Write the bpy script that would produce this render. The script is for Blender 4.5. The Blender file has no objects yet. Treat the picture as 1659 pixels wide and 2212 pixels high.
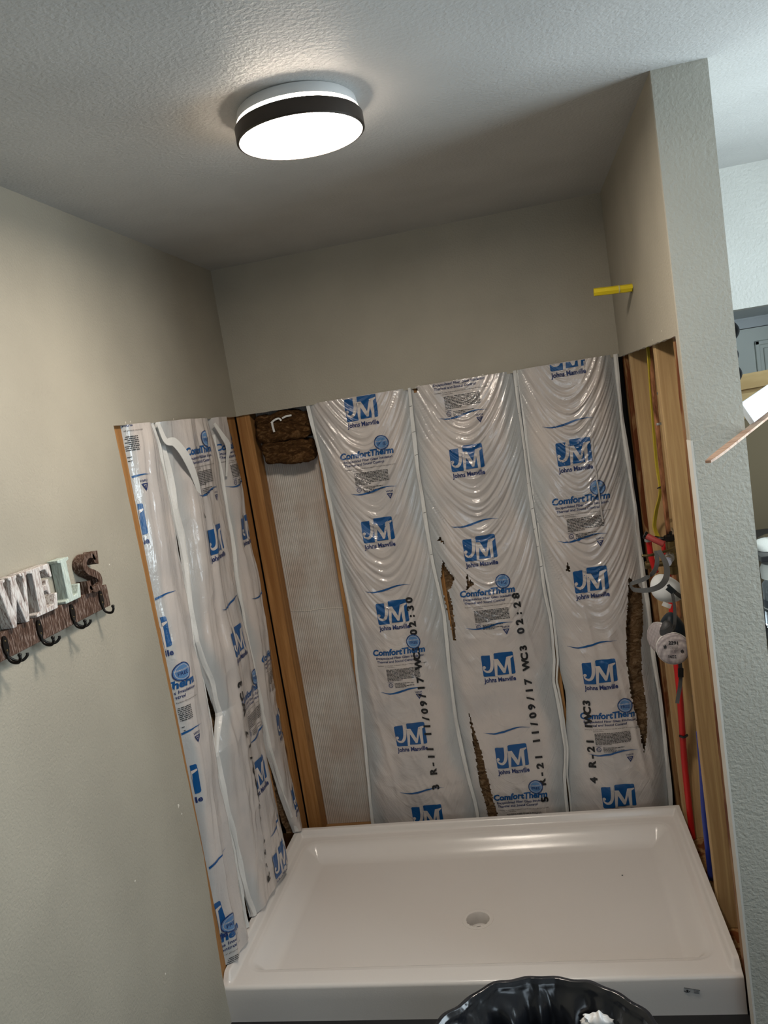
import bpy, bmesh, math, random
import numpy as np
from mathutils import Vector, Matrix
random.seed(7)
PI = math.pi
SC = bpy.context.scene
COL = SC.collection

# ------------------------------------------------------------------ camera
cam_d = bpy.data.cameras.new('camera'); cam = bpy.data.objects.new('camera', cam_d); COL.objects.link(cam)
CP = Vector((1.1191, -3.0976, 1.772)); yaw, pit, rol = -0.1852, -0.1194, -0.1567
fw = Vector((math.sin(yaw)*math.cos(pit), math.cos(yaw)*math.cos(pit), math.sin(pit)))
r0 = Vector((math.cos(yaw), -math.sin(yaw), 0)); u0 = r0.cross(fw)
rt = math.cos(rol)*r0 + math.sin(rol)*u0; up = -math.sin(rol)*r0 + math.cos(rol)*u0
M = Matrix((rt, up, -fw)).transposed().to_4x4(); M.translation = CP
cam.matrix_world = M
cam_d.sensor_fit = 'VERTICAL'; cam_d.sensor_height = 24.0; cam_d.lens = 1717.85/2212*24.0
cam_d.clip_start = 0.02
SC.camera = cam

# ------------------------------------------------------------------ world, light, exposure
SC.view_settings.view_transform = 'Standard'; SC.view_settings.look = 'None'
SC.view_settings.gamma = 1; SC.view_settings.use_curve_mapping = False
SC.view_settings.exposure = 0.14
W = bpy.data.worlds.new('sky'); SC.world = W; W.use_nodes = True
bg = W.node_tree.nodes['Background']; bg.inputs[0].default_value = (0.62, 0.78, 1.0, 1); bg.inputs[1].default_value = 1.0
WIN_COL = (0.80, 0.93, 1.0)
LAMP_STR = 95.0
def area(name, loc, rot, sx, sy, power, col):
    l = bpy.data.lights.new(name, 'AREA'); l.shape = 'RECTANGLE'; l.size = sx; l.size_y = sy
    l.energy = power; l.color = col
    o = bpy.data.objects.new(name, l); o.location = loc; o.rotation_euler = rot; COL.objects.link(o); return o
area('window_daylight_right', (2.58, -1.10, 1.55), (0, PI/2, 0), 1.05, 1.15, 33, WIN_COL)
area('fill_daylight_rear', (1.75, -4.62, 1.55), (PI/2, 0, 0), 1.2, 1.05, 8, WIN_COL)  # added fill light from behind the camera

# ------------------------------------------------------------------ materials
def mat(name, col=(0.5, 0.5, 0.5), rough=0.5, metal=0.0, spec=0.5, emit=None, est=1.0, trans=0.0):
    m = bpy.data.materials.new(name); m.use_nodes = True
    b = m.node_tree.nodes['Principled BSDF']
    b.inputs['Base Color'].default_value = (*col, 1); b.inputs['Roughness'].default_value = rough
    b.inputs['Metallic'].default_value = metal; b.inputs['Specular IOR Level'].default_value = spec
    if trans: b.inputs['Transmission Weight'].default_value = trans
    if emit: b.inputs['Emission Color'].default_value = (*emit, 1); b.inputs['Emission Strength'].default_value = est
    return m
def nd(m, t, **k):
    n = m.node_tree.nodes.new(t)
    for a, v in k.items(): setattr(n, a, v)
    return n
def lk(m, a, b): m.node_tree.links.new(a, b)
def coords(m, scale=(1, 1, 1), uv=False):
    tc = nd(m, 'ShaderNodeTexCoord'); mp = nd(m, 'ShaderNodeMapping'); mp.inputs['Scale'].default_value = scale
    lk(m, tc.outputs['UV' if uv else 'Object'], mp.inputs['Vector']); return mp.outputs['Vector']
def noise(m, vec, scale, detail=2, dist=0.0, rough=0.5):
    n = nd(m, 'ShaderNodeTexNoise'); n.inputs['Scale'].default_value = scale; n.inputs['Detail'].default_value = detail
    n.inputs['Distortion'].default_value = dist; n.inputs['Roughness'].default_value = rough
    lk(m, vec, n.inputs['Vector']); return n.outputs['Fac']
def ramp(m, fac, stops):
    r = nd(m, 'ShaderNodeValToRGB'); e = r.color_ramp.elements
    while len(e) < len(stops): e.new(0.5)
    for i, (p, c) in enumerate(stops): e[i].position = p; e[i].color = (*c, 1)
    lk(m, fac, r.inputs[0]); return r.outputs[0]
def bump(m, h, strength=0.3, dist=0.002):
    b = nd(m, 'ShaderNodeBump'); b.inputs['Strength'].default_value = strength; b.inputs['Distance'].default_value = dist
    lk(m, h, b.inputs['Height']); lk(m, b.outputs[0], m.node_tree.nodes['Principled BSDF'].inputs['Normal']); return b
def basecol(m, c): lk(m, c, m.node_tree.nodes['Principled BSDF'].inputs['Base Color'])

def plaster(name, col, sc=230, st=0.5, rough=0.62, spec=0.4, dist=0.0016):
    m = mat(name, col, rough, spec=spec); v = coords(m)
    h = noise(m, v, sc, 2, 0.3); bump(m, h, st, dist)
    c = [x*1.06 for x in col]; d = [x*0.94 for x in col]
    basecol(m, ramp(m, noise(m, v, 3.0, 3), [(0.35, d), (0.65, c)]))
    return m
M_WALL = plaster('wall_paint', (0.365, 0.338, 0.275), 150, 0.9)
M_WING_LIT = plaster('wing_paint_lit', (0.44, 0.43, 0.375), 120, 0.85, dist=0.0022)  # same paint as the walls, lightened for daylight on the wing end
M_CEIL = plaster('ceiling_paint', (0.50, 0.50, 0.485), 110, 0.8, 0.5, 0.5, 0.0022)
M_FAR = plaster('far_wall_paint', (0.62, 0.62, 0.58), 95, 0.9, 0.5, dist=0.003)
M_GYP = mat('gypsum', (0.62, 0.6, 0.55), 0.9)
M_FLOOR = mat('dark_floor', (0.006, 0.0065, 0.008), 0.6)
_v = coords(M_FLOOR, (4, 4, 4)); bump(M_FLOOR, noise(M_FLOOR, _v, 3, 4), 0.4, 0.01)

def wood(name, dark, light, axis=2, rough=0.65, stain=None):
    m = mat(name, light, rough, spec=0.25)
    s = [34, 34, 34]; s[axis] = 1.3
    v = coords(m, tuple(s))
    f = noise(m, v, 1.0, 5, 1.4, 0.6)
    c = ramp(m, f, [(0.28, dark), (0.5, [(a+b)/2 for a, b in zip(dark, light)]), (0.68, light)])
    v2 = coords(m, (9, 9, 9) if axis == 2 else (9, 9, 9))
    if stain:
        f2 = noise(m, coords(m, (16, 16, 4)), 1.0, 4, 0.6)
        mx = nd(m, 'ShaderNodeMix', data_type='RGBA'); lk(m, ramp(m, f2, [(0.5, (0, 0, 0)), (0.56, (1, 1, 1))]), mx.inputs[0])
        lk(m, c, mx.inputs[6]); mx.inputs[7].default_value = (*stain, 1); c = mx.outputs[2]
    # knots
    vo = nd(m, 'ShaderNodeTexVoronoi'); vo.inputs['Scale'].default_value = 1.0
    lk(m, coords(m, (6, 6, 2.6)), vo.inputs['Vector'])
    mk = ramp(m, vo.outputs['Distance'], [(0.05, (0.18, 0.11, 0.07)), (0.12, (1, 1, 1))])
    mm = nd(m, 'ShaderNodeMix', data_type='RGBA', blend_type='MULTIPLY'); mm.inputs[0].default_value = 1
    lk(m, c, mm.inputs[6]); lk(m, mk, mm.inputs[7]); basecol(m, mm.outputs[2])
    bump(m, f, 0.25, 0.001)
    return m
M_PINE = wood('pine_stud', (0.36, 0.22, 0.10), (0.60, 0.43, 0.22))
M_PINE_O = wood('orange_pine', (0.24, 0.105, 0.03), (0.46, 0.24, 0.085))
M_PINE_S = wood('glue_stained_pine', (0.16, 0.07, 0.03), (0.40, 0.24, 0.10), stain=(0.13, 0.035, 0.008))
M_PLATE = wood('plate_pine', (0.20, 0.10, 0.04), (0.42, 0.24, 0.1), axis=0)
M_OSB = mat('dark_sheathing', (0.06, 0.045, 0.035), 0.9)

M_FILM = mat('white_film', (0.60, 0.565, 0.535), 0.17, spec=0.9)
def film_bump(m, st=0.28):
    v = coords(m, (1, 1, 1), uv=True)
    mp = nd(m, 'ShaderNodeMapping'); mp.inputs['Scale'].default_value = (7, 70, 1); lk(m, v, mp.inputs['Vector'])
    a = noise(m, mp.outputs[0], 1.0, 3, 0.6)
    b = noise(m, coords(m, (1, 1, 1)), 45, 3, 1.2)
    ad = nd(m, 'ShaderNodeMath', operation='MULTIPLY_ADD'); lk(m, b, ad.inputs[0]); ad.inputs[1].default_value = 0.7; lk(m, a, ad.inputs[2])
    bump(m, ad.outputs[0], st, 0.006)
film_bump(M_FILM)
_c = noise(M_FILM, coords(M_FILM), 5, 3)
_at = nd(M_FILM, 'ShaderNodeAttribute', attribute_name='slack'); _mx = nd(M_FILM, 'ShaderNodeMix', data_type='RGBA')
lk(M_FILM, _at.outputs['Fac'], _mx.inputs[0]); lk(M_FILM, ramp(M_FILM, _c, [(0.38, (0.50, 0.47, 0.455)), (0.6, (0.60, 0.545, 0.51))]), _mx.inputs[6])
_mx.inputs[7].default_value = (0.45, 0.465, 0.47, 1); basecol(M_FILM, _mx.outputs[2])
M_BLUE = mat('print_blue', (0.004, 0.075, 0.24), 0.3, spec=0.6); film_bump(M_BLUE)
M_NAVY = mat('print_navy', (0.012, 0.028, 0.12), 0.35); film_bump(M_NAVY)
M_INK = mat('print_black', (0.012, 0.012, 0.013), 0.4); film_bump(M_INK)
M_MIDBLUE = mat('print_pale_blue', (0.10, 0.22, 0.42), 0.3); film_bump(M_MIDBLUE)
M_FLANGE = mat('white_flange', (0.68, 0.68, 0.66), 0.35); bump(M_FLANGE, noise(M_FLANGE, coords(M_FLANGE, (1, 1, 1)), 90, 3), 0.5, 0.003)
M_WOOL = mat('brown_wool', (0.2, 0.13, 0.08), 1.0, spec=0.05)
_v = coords(M_WOOL, (1, 1, 1.6)); _f = noise(M_WOOL, _v, 28, 6, 1.5, 0.7)
basecol(M_WOOL, ramp(M_WOOL, _f, [(0.3, (0.05, 0.027, 0.012)), (0.5, (0.19, 0.115, 0.06)), (0.72, (0.40, 0.28, 0.17))]))
bump(M_WOOL, _f, 1.0, 0.012)
M_WOOLD = mat('dark_brown_wool', (0.1, 0.06, 0.03), 1.0, spec=0.05)
_f = noise(M_WOOLD, coords(M_WOOLD, (1, 1, 1.8)), 26, 6, 1.6, 0.7)
basecol(M_WOOLD, ramp(M_WOOLD, _f, [(0.3, (0.018, 0.010, 0.005)), (0.52, (0.085, 0.042, 0.016)), (0.75, (0.26, 0.15, 0.07))]))
bump(M_WOOLD, _f, 1.0, 0.012)
M_RIB = mat('ribbed_wrap', (0.56, 0.53, 0.49), 0.75, spec=0.2)
_w = nd(M_RIB, 'ShaderNodeTexWave', wave_type='BANDS', bands_direction='X'); _w.inputs['Scale'].default_value = 38; _w.inputs['Distortion'].default_value = 1.2; _w.inputs['Detail'].default_value = 2
lk(M_RIB, coords(M_RIB, (1, 1, 0.15)), _w.inputs['Vector']); bump(M_RIB, _w.outputs['Fac'], 0.6, 0.003)
_st = noise(M_RIB, coords(M_RIB, (1, 1, 0.6)), 6, 3); basecol(M_RIB, ramp(M_RIB, _st, [(0.4, (0.50, 0.43, 0.37)), (0.6, (0.60, 0.57, 0.52))]))

M_PAN = mat('pan_acrylic', (0.72, 0.685, 0.655), 0.22, spec=0.5)
bump(M_PAN, noise(M_PAN, coords(M_PAN), 210, 2), 0.16, 0.0012)
M_WHITEP = mat('white_plastic', (0.75, 0.75, 0.74), 0.35)
M_BLACKM = mat('black_metal', (0.018, 0.016, 0.014), 0.35, metal=0.6)
M_IRON = mat('matte_black_iron', (0.008, 0.008, 0.008), 0.9, spec=0.1)
M_BLACK = mat('black_plastic', (0.012, 0.012, 0.013), 0.4)
M_LINER = mat('black_bag', (0.010, 0.011, 0.014), 0.22, spec=0.6)
_f = noise(M_LINER, coords(M_LINER), 9, 3, 1.0); bump(M_LINER, _f, 0.5, 0.02)
M_GLOW = mat('diffuser_glow', (0.9, 0.88, 0.85), 0.5, emit=(1.0, 0.88, 0.75), est=LAMP_STR)
M_BAND = mat('band_glow', (0.9, 0.88, 0.85), 0.5, emit=(1.0, 0.84, 0.68), est=LAMP_STR*0.6)
M_TRIM = mat('fixture_bronze', (0.035, 0.026, 0.02), 0.45, metal=0.3)
M_YEL = mat('yellow_plastic', (0.72, 0.56, 0.015), 0.45)
M_YELC = mat('yellow_cable', (0.55, 0.43, 0.03), 0.4)
M_COP = mat('copper', (0.50, 0.20, 0.09), 0.33, metal=0.55)
basecol(M_COP, ramp(M_COP, noise(M_COP, coords(M_COP, (20, 20, 5)), 3, 4), [(0.35, (0.20, 0.075, 0.035)), (0.62, (0.66, 0.30, 0.15))]))
M_BRASS = mat('dull_brass', (0.20, 0.15, 0.07), 0.4, metal=0.9)
M_STEEL = mat('galvanised_steel', (0.5, 0.5, 0.5), 0.4, metal=0.9)
M_CHROME = mat('chrome', (0.75, 0.75, 0.76), 0.1, metal=1.0)
M_RED = mat('red_pex', (0.55, 0.012, 0.012), 0.4)
M_REDF = mat('faded_red', (0.36, 0.05, 0.045), 0.6)
M_BLUEP = mat('blue_pex', (0.02, 0.045, 0.33), 0.4)
M_RUB = mat('grey_rubber', (0.055, 0.057, 0.06), 0.55)
M_STRAP = mat('grey_strap', (0.075, 0.078, 0.08), 0.7)
M_SIL = mat('dark_blue_silicone', (0.012, 0.022, 0.032), 0.4)
M_FILT = mat('filter_mesh', (0.5, 0.45, 0.45), 0.8)
_ch = nd(M_FILT, 'ShaderNodeTexVoronoi'); _ch.inputs['Scale'].default_value = 260; _ch.inputs['Randomness'].default_value = 0
lk(M_FILT, coords(M_FILT), _ch.inputs['Vector']); basecol(M_FILT, ramp(M_FILT, _ch.outputs['Distance'], [(0.2, (0.62, 0.57, 0.57)), (0.6, (0.25, 0.22, 0.23))]))
M_MASK = mat('white_mask', (0.78, 0.82, 0.84), 0.8)
M_DOOR = mat('door_paint', (0.60, 0.63, 0.58), 0.5)
M_TRIMW = mat('grey_trim', (0.50, 0.53, 0.54), 0.5)
M_CARD = mat('cardboard', (0.42, 0.29, 0.13), 0.9)
basecol(M_CARD, ramp(M_CARD, noise(M_CARD, coords(M_CARD, (2, 2, 9)), 4, 3), [(0.35, (0.37, 0.25, 0.11)), (0.65, (0.46, 0.33, 0.16))]))
M_FOAM = plaster('white_foam', (0.54, 0.56, 0.57), 90, 0.5, 0.7)
M_FOAME = mat('foam_cut_edge', (0.62, 0.57, 0.56), 0.9)
M_LATH = wood('lath_wood', (0.25, 0.15, 0.10), (0.55, 0.38, 0.28), axis=0)
def rustic(name, cols, ax=1, sc=300):
    m = mat(name, cols[0], 0.8, spec=0.2); s = [sc/6, sc/6, sc/6]; s[2] = 6
    f = noise(m, coords(m, tuple(s)), 6.0, 4, 0.5, 0.65)
    basecol(m, ramp(m, f, [(0.36, cols[0]), (0.52, cols[1]), (0.66, cols[2])])); bump(m, f, 0.5, 0.002); return m
M_RUST = rustic('weathered_brown', [(0.035, 0.018, 0.012), (0.09, 0.05, 0.035), (0.30, 0.24, 0.21)])
M_WASH = rustic('whitewashed_wood', [(0.22, 0.15, 0.13), (0.60, 0.57, 0.55), (0.70, 0.70, 0.69)])
M_MINT = rustic('pale_mint_wood', [(0.35, 0.38, 0.34), (0.50, 0.60, 0.56), (0.62, 0.68, 0.62)])
M_CLEAR = mat('clear_plastic', (0.8, 0.85, 0.88), 0.08, trans=0.9)
M_SCUFF = mat('scuff_white', (0.72, 0.68, 0.6), 0.9)

# ------------------------------------------------------------------ object helpers
def tag(o, label=None, cat=None, group=None, kind=None):
    if label: o['label'] = label
    if cat: o['category'] = cat
    if group: o['group'] = group
    if kind: o['kind'] = kind
    return o
def thing(name, label, cat, loc, group=None):
    o = bpy.data.objects.new(name, None); o.location = loc; o.empty_display_size = 0.05; COL.objects.link(o)
    return tag(o, label, cat, group)
def wloc(p):
    v = Vector((0, 0, 0))
    while p is not None: v = v + Vector(p.location); p = p.parent
    return v
def mesh(name, verts, faces, mats, parent=None, midx=None, smooth=False, uvs=None, origin=None):
    """verts in world coordinates"""
    verts = np.asarray(verts, float)
    if parent is not None: og = wloc(parent)
    elif origin is not None: og = Vector(origin)
    else:
        lo = verts.min(0); hi = verts.max(0); og = Vector(((lo[0]+hi[0])/2, (lo[1]+hi[1])/2, lo[2]))
    me = bpy.data.meshes.new(name)
    me.from_pydata((verts-np.array(og)).tolist(), [], faces)
    for m in (mats if isinstance(mats, (list, tuple)) else [mats]): me.materials.append(m)
    if midx is not None: me.polygons.foreach_set('material_index', midx)
    if smooth: me.polygons.foreach_set('use_smooth', [True]*len(me.polygons))
    if uvs is not None:
        ul = me.uv_layers.new(name='UVMap'); li = np.zeros(len(me.loops), int); me.loops.foreach_get('vertex_index', li)
        ul.data.foreach_set('uv', np.asarray(uvs)[li].ravel())
    me.update()
    o = bpy.data.objects.new(name, me); COL.objects.link(o)
    if parent is not None: o.parent = parent
    else: o.location = og
    return o
def bev(o, w=0.002, s=2):
    m = o.modifiers.new('bevel', 'BEVEL'); m.width = w; m.segments = s; m.limit_method = 'ANGLE'; return o
BF = [(0, 3, 2, 1), (4, 5, 6, 7), (0, 1, 5, 4), (1, 2, 6, 5), (2, 3, 7, 6), (3, 0, 4, 7)]
def bxv(x0, x1, y0, y1, z0, z1):
    return [(x0, y0, z0), (x1, y0, z0), (x1, y1, z0), (x0, y1, z0), (x0, y0, z1), (x1, y0, z1), (x1, y1, z1), (x0, y1, z1)]
def box(name, b, m, parent=None, bv=0.0, **k):
    o = mesh(name, bxv(*b), BF, m, parent, **k)
    if bv: bev(o, bv)
    return o
def boxes(name, bl, m, parent=None, bv=0.0):
    V = []; F = []
    for b in bl:
        n = len(V); V += bxv(*b); F += [tuple(i+n for i in f) for f in BF]
    o = mesh(name, V, F, m, parent)
    if bv: bev(o, bv)
    return o
def prism(name, poly, axis, a, b, mats, parent=None, capidx=0, sideidx=1, backidx=None):
    """poly 2-D outline extruded along axis from a to b (a = visible face)"""
    def P(p, t):
        if axis == 0: return (t, p[0], p[1])
        if axis == 1: return (p[0], t, p[1])
        return (p[0], p[1], t)
    n = len(poly); V = [P(p, a) for p in poly]+[P(p, b) for p in poly]
    F = [tuple(range(n)), tuple(range(2*n-1, n-1, -1))]+[(i, (i+1) % n, n+(i+1) % n, n+i) for i in range(n)]
    idx = [capidx, capidx if backidx is None else backidx]+[sideidx if isinstance(mats, (list, tuple)) and len(mats) > 1 else 0]*n
    o = mesh(name, V, F, mats, parent, idx)
    bm = bmesh.new(); bm.from_mesh(o.data); bmesh.ops.recalc_face_normals(bm, faces=bm.faces); bm.to_mesh(o.data); bm.free()
    return o
def catmull(pts, n=8):
    p = [Vector(q) for q in pts]; p = [2*p[0]-p[1]]+p+[2*p[-1]-p[-2]]; out = []
    for i in range(1, len(p)-2):
        for k in range(n):
            t = k/n; a, b, c, d = p[i-1:i+3]
            out.append(0.5*((2*b)+(c-a)*t+(2*a-5*b+4*c-d)*t*t+(3*b-a-3*c+d)*t**3))
    out.append(p[-2]); return out
def tubev(pts, r, seg=10, sm=8, cap=True, close=False):
    P = catmull(pts, sm) if sm > 1 else [Vector(q) for q in pts]
    V = []; F = []; n = len(P)
    up_ = Vector((0.13, 0.27, 0.95)).normalized()
    rr = r if callable(r) else (lambda t: r)
    prev = None
    for i, p in enumerate(P):
        t = (P[min(i+1, n-1)]-P[max(i-1, 0)]).normalized()
        if prev is None:
            a = t.cross(up_)
            if a.length < 0.2: a = t.cross(Vector((1, 0, 0)))
        else: a = prev-t*prev.dot(t)
        a.normalize(); b = t.cross(a); prev = a
        R = rr(i/(n-1))
        for k in range(seg):
            th = 2*PI*k/seg; V.append(p+a*math.cos(th)*R+b*math.sin(th)*R)
    for i in range(n-1):
        for k in range(seg):
            F.append((i*seg+k, i*seg+(k+1) % seg, (i+1)*seg+(k+1) % seg, (i+1)*seg+k))
    if cap: F.append(tuple(range(seg-1, -1, -1))); F.append(tuple((n-1)*seg+k for k in range(seg)))
    return [tuple(v) for v in V], F
def tube(name, pts, r, m, parent=None, **k):
    V, F = tubev(pts, r, **k); return mesh(name, V, F, m, parent, smooth=True)
def merge(parts):
    V = []; F = []
    for v, f in parts:
        n = len(V); V += list(v); F += [tuple(i+n for i in q) for q in f]
    return V, F
def lathev(prof, c, axis=(0, 0, 1), seg=40):
    ax = Vector(axis).normalized(); a = ax.cross(Vector((0, 1, 0)) if abs(ax.y) < 0.9 else Vector((1, 0, 0))).normalized(); b = ax.cross(a); c = Vector(c)
    V = []; F = []
    for r, h in prof:
        for k in range(seg):
            th = 2*PI*k/seg; V.append(tuple(c+ax*h+(a*math.cos(th)+b*math.sin(th))*r))
    for i in range(len(prof)-1):
        for k in range(seg): F.append((i*seg+k, i*seg+(k+1) % seg, (i+1)*seg+(k+1) % seg, (i+1)*seg+k))
    return V, F
def lathe(name, prof, c, m, parent=None, axis=(0, 0, 1), seg=48, smooth=True, cap0=False, cap1=False):
    V, F = lathev(prof, c, axis, seg)
    if cap0: F.append(tuple(range(seg-1, -1, -1)))
    if cap1: n = (len(prof)-1)*seg; F.append(tuple(n+k for k in range(seg)))
    o = mesh(name, V, F, m, parent, smooth=smooth)
    if smooth:
        e = o.modifiers.new('es', 'EDGE_SPLIT'); e.split_angle = 0.7
    return o
def ribbonv(pts, wd, w, th=0.0015, sm=8):
    """flat strap following pts, width vectors wd (one or per point)"""
    P = catmull(pts, sm); n = len(P)
    if isinstance(wd[0], (int, float)): wd = [wd]*len(pts)
    Wd = catmull(wd, sm); ws = w if isinstance(w, (list, tuple)) else [w]*len(pts)
    V = []; F = []
    for i, p in enumerate(P):
        t = (P[min(i+1, n-1)]-P[max(i-1, 0)]).normalized(); a = Wd[i]; a = (a-t*a.dot(t)).normalized(); nn = t.cross(a)
        f = i/(n-1)*(len(ws)-1); k = min(int(f), len(ws)-2); hw = (ws[k]+(ws[k+1]-ws[k])*(f-k))/2
        for sa, sb in ((-1, -1), (1, -1), (1, 1), (-1, 1)): V.append(tuple(p+a*hw*sa+nn*th/2*sb))
    for i in range(n-1):
        for k in range(4): F.append((i*4+k, i*4+(k+1) % 4, (i+1)*4+(k+1) % 4, (i+1)*4+k))
    F.append((3, 2, 1, 0)); F.append(tuple((n-1)*4+k for k in range(4)))
    return V, F
def ribbon(name, pts, wd, w, m, parent=None, th=0.0015):
    V, F = ribbonv(pts, wd, w, th); return mesh(name, V, F, m, parent)

# value noise in numpy
_T = np.random.RandomState(3).rand(64, 256, 256)[:24]
def vn(x, y, seed=0):
    x = np.asarray(x, float); y = np.asarray(y, float); T = _T[seed % 24]
    xi = np.floor(x).astype(int); yi = np.floor(y).astype(int); fx = x-xi; fy = y-yi
    fx = fx*fx*(3-2*fx); fy = fy*fy*(3-2*fy); a = T[xi & 255, yi & 255]; b = T[(xi+1) & 255, yi & 255]
    c = T[xi & 255, (yi+1) & 255]; d = T[(xi+1) & 255, (yi+1) & 255]
    return (a*(1-fx)+b*fx)*(1-fy)+(c*(1-fx)+d*fx)*fy
def ss(x, a, b):
    t = np.clip((np.asarray(x, float)-a)/(b-a), 0, 1); return t*t*(3-2*t)

# ================================================================== SETTING
WD = 1.506; HC = 2.44; YW = -1.111; TW = 0.123
def jag(p0, p1, n, a=0.0015, seed=1):
    rs = np.random.RandomState(seed); out = []
    for i in range(1, n): 
        t = i/n; out.append((p0[0]+(p1[0]-p0[0])*t+rs.uniform(-a, a), p0[1]+(p1[1]-p0[1])*t+rs.uniform(-a, a)))
    return out
# left wall drywall with the cut-away
cl = [(-0.995, 0.0), (-0.995, 0.074), (-1.000, 0.155), (-0.969, 0.536), (-0.978, 0.972), (-0.993, 1.512), (-1.002, 1.862), (-0.45, 1.858), (0.0, 1.860)]
poly = [(-4.6, 0)]
for i in range(len(cl)-1): poly += [cl[i]]+jag(cl[i], cl[i+1], 14, 0.0012, i)
poly += [cl[-1], (0.0, HC), (-4.6, HC)]
tag(prism('wall_left', poly, 0, 0.0, -0.0127, [M_WALL, M_GYP]), kind='structure')
# back wall above the opening
pb = [(0.0, 1.860)]+jag((0.0, 1.860), (WD, 1.850), 60, 0.0014, 5)+[(WD, 1.850), (WD, HC), (0, HC)]
tag(prism('wall_back', pb, 1, 0.0, 0.0127, [M_WALL, M_GYP]), kind='structure')
# wing wall: alcove face
YC = YW+0.0127
pw = [(0.0127, 1.850)]+jag((0.0127, 1.850), (-1.065, 1.850), 40, 0.0014, 6)+[(-1.065, 1.850)]+jag((-1.065, 1.850), (-1.066, 0.12), 40, 0.0012, 8)+[(-1.066, 0.0), (YC, 0.0), (YC, HC), (0.0127, HC)]
tag(prism('wall_right', pw, 0, WD, WD+0.0127, [M_WALL, M_GYP]), kind='structure')
V_, F_ = merge([(bxv(WD, WD+TW, YW, YW+0.0127, 0, HC), BF), (bxv(WD+TW-0.0127, WD+TW, YW+0.0127, 0.0, 0, HC), BF)])
tag(mesh('wall_wing_end', V_, F_, M_WING_LIT), kind='structure')
tag(box('trim_corner_bead', (WD-0.0012, WD+0.004, YW-0.0006, -1.0665, 0.0, 1.60), M_GYP), kind='structure')
# rest of the room
X2 = 2.60
tag(box('ceiling', (-0.2, X2+0.2, -4.8, 1.0, HC, HC+0.06), M_CEIL), kind='structure')
tag(box('floor', (-0.2, X2+0.2, -4.8, 1.0, -0.06, 0.0), M_FLOOR), kind='structure')
# far right wall with its opening (recess)
tag(boxes('wall_far', [(WD+TW, 1.80, 0.0, 0.1, 0, HC), (1.80, 2.50, 0.0, 0.1, 1.948, HC), (2.50, X2, 0.0, 0.1, 0, HC)], M_FAR), kind='structure')
tag(boxes('wall_recess', [(1.74, 1.80, 0.1, 0.86, 0, 1.948), (2.50, 2.56, 0.1, 0.86, 0, 1.948), (1.74, 2.56, 0.80, 0.86, 0, 1.948), (1.74, 2.56, 0.1, 0.86, 1.948, 2.0)], M_TRIMW), kind='structure')
# outer right wall with its window, rear wall with an added one
def wall_with_hole(name, axis, t0, t1, a0, a1, h0, h1, z0, z1, m):
    L = []
    for (p, q, r, s) in ((a0, h0, 0, HC), (h1, a1, 0, HC), (h0, h1, 0, z0), (h0, h1, z1, HC)):
        L.append((t0, t1, p, q, r, s) if axis == 0 else (p, q, t0, t1, r, s))
    return tag(boxes(name, L, m), kind='structure')
wall_with_hole('wall_outer_right', 0, X2, X2+0.12, -4.6, 0.1, -1.75, -0.45, 1.0, 2.1, M_FAR)
wall_with_hole('wall_rear', 1, -4.72, -4.6, -0.1, X2+0.12, 1.1, 2.4, 0.95, 2.15, M_WALL)
def window(name, axis, t, h0, h1, z0, z1):
    w = 0.05; hm = (h0+h1)/2
    L = [(h0, h0+w, z0, z1), (h1-w, h1, z0, z1), (h0+w, h1-w, z0, z0+w), (h0+w, h1-w, z1-w, z1), (hm-w/2, hm+w/2, z0+w, z1-w)]
    B = [((t, t+0.05, a, b, c, d) if axis == 0 else (a, b, t-0.05, t, c, d)) for a, b, c, d in L]
    return tag(boxes(name, B, M_WHITEP), kind='structure')
window('window_1', 0, X2+0.05, -1.75, -0.45, 1.0, 2.1)
window('added_window_rear', 1, -4.65, 1.1, 2.4, 0.95, 2.15)  # unseen rear window, added to go with the fill light
# cavity sheathing (keeps the open bays dark)
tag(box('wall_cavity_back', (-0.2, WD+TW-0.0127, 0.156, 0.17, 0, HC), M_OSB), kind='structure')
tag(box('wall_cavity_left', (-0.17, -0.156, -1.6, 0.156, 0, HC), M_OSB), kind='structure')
tag(box('trim_ribbed_wrap', (0.05, 0.33, 0.096, 0.104, 0.0, HC), M_RIB), kind='structure')
tube('seam_line', [(0.052, 0.0945, 1.013), (0.12, 0.0942, 1.006), (0.2, 0.0943, 1.008), (0.3, 0.0945, 1.0)], 0.0013, M_SCUFF, None)
tag(bpy.data.objects['seam_line'], kind='structure'); bpy.data.objects['seam_line'].name = 'trim_wrap_seam'
# door in the recess
d = bpy.data.objects.new('door_1', None); d.location = (2.3, 0.78, 0.0); COL.objects.link(d); tag(d, kind='structure')
box('door_panel', (1.90, 2.46, 0.765, 0.798, 0.01, 1.90), M_DOOR, d)
for (a, b, c, e) in ((2.185, 2.40, 1.50, 1.84), (2.185, 2.40, 0.9, 1.42)):
    boxes('panel_moulding', [(a, a+0.02, 0.755, 0.766, c, e), (b-0.02, b, 0.755, 0.766, c, e), (a, b, 0.755, 0.766, c, c+0.02), (a, b, 0.755, 0.766, e-0.02, e)], M_DOOR, d, 0.004)
    box('raised_panel', (a+0.035, b-0.035, 0.758, 0.766, c+0.035, e-0.035), M_DOOR, d, 0.005)
tag(boxes('trim_1', [(1.82, 1.90, 0.745, 0.80, 0, 1.948), (2.46, 2.50, 0.745, 0.80, 0, 1.948), (1.90, 2.46, 0.745, 0.80, 1.903, 1.948), (1.90, 2.46, 0.735, 0.76, 1.94, 1.948)], M_TRIMW), kind='structure')
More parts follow.
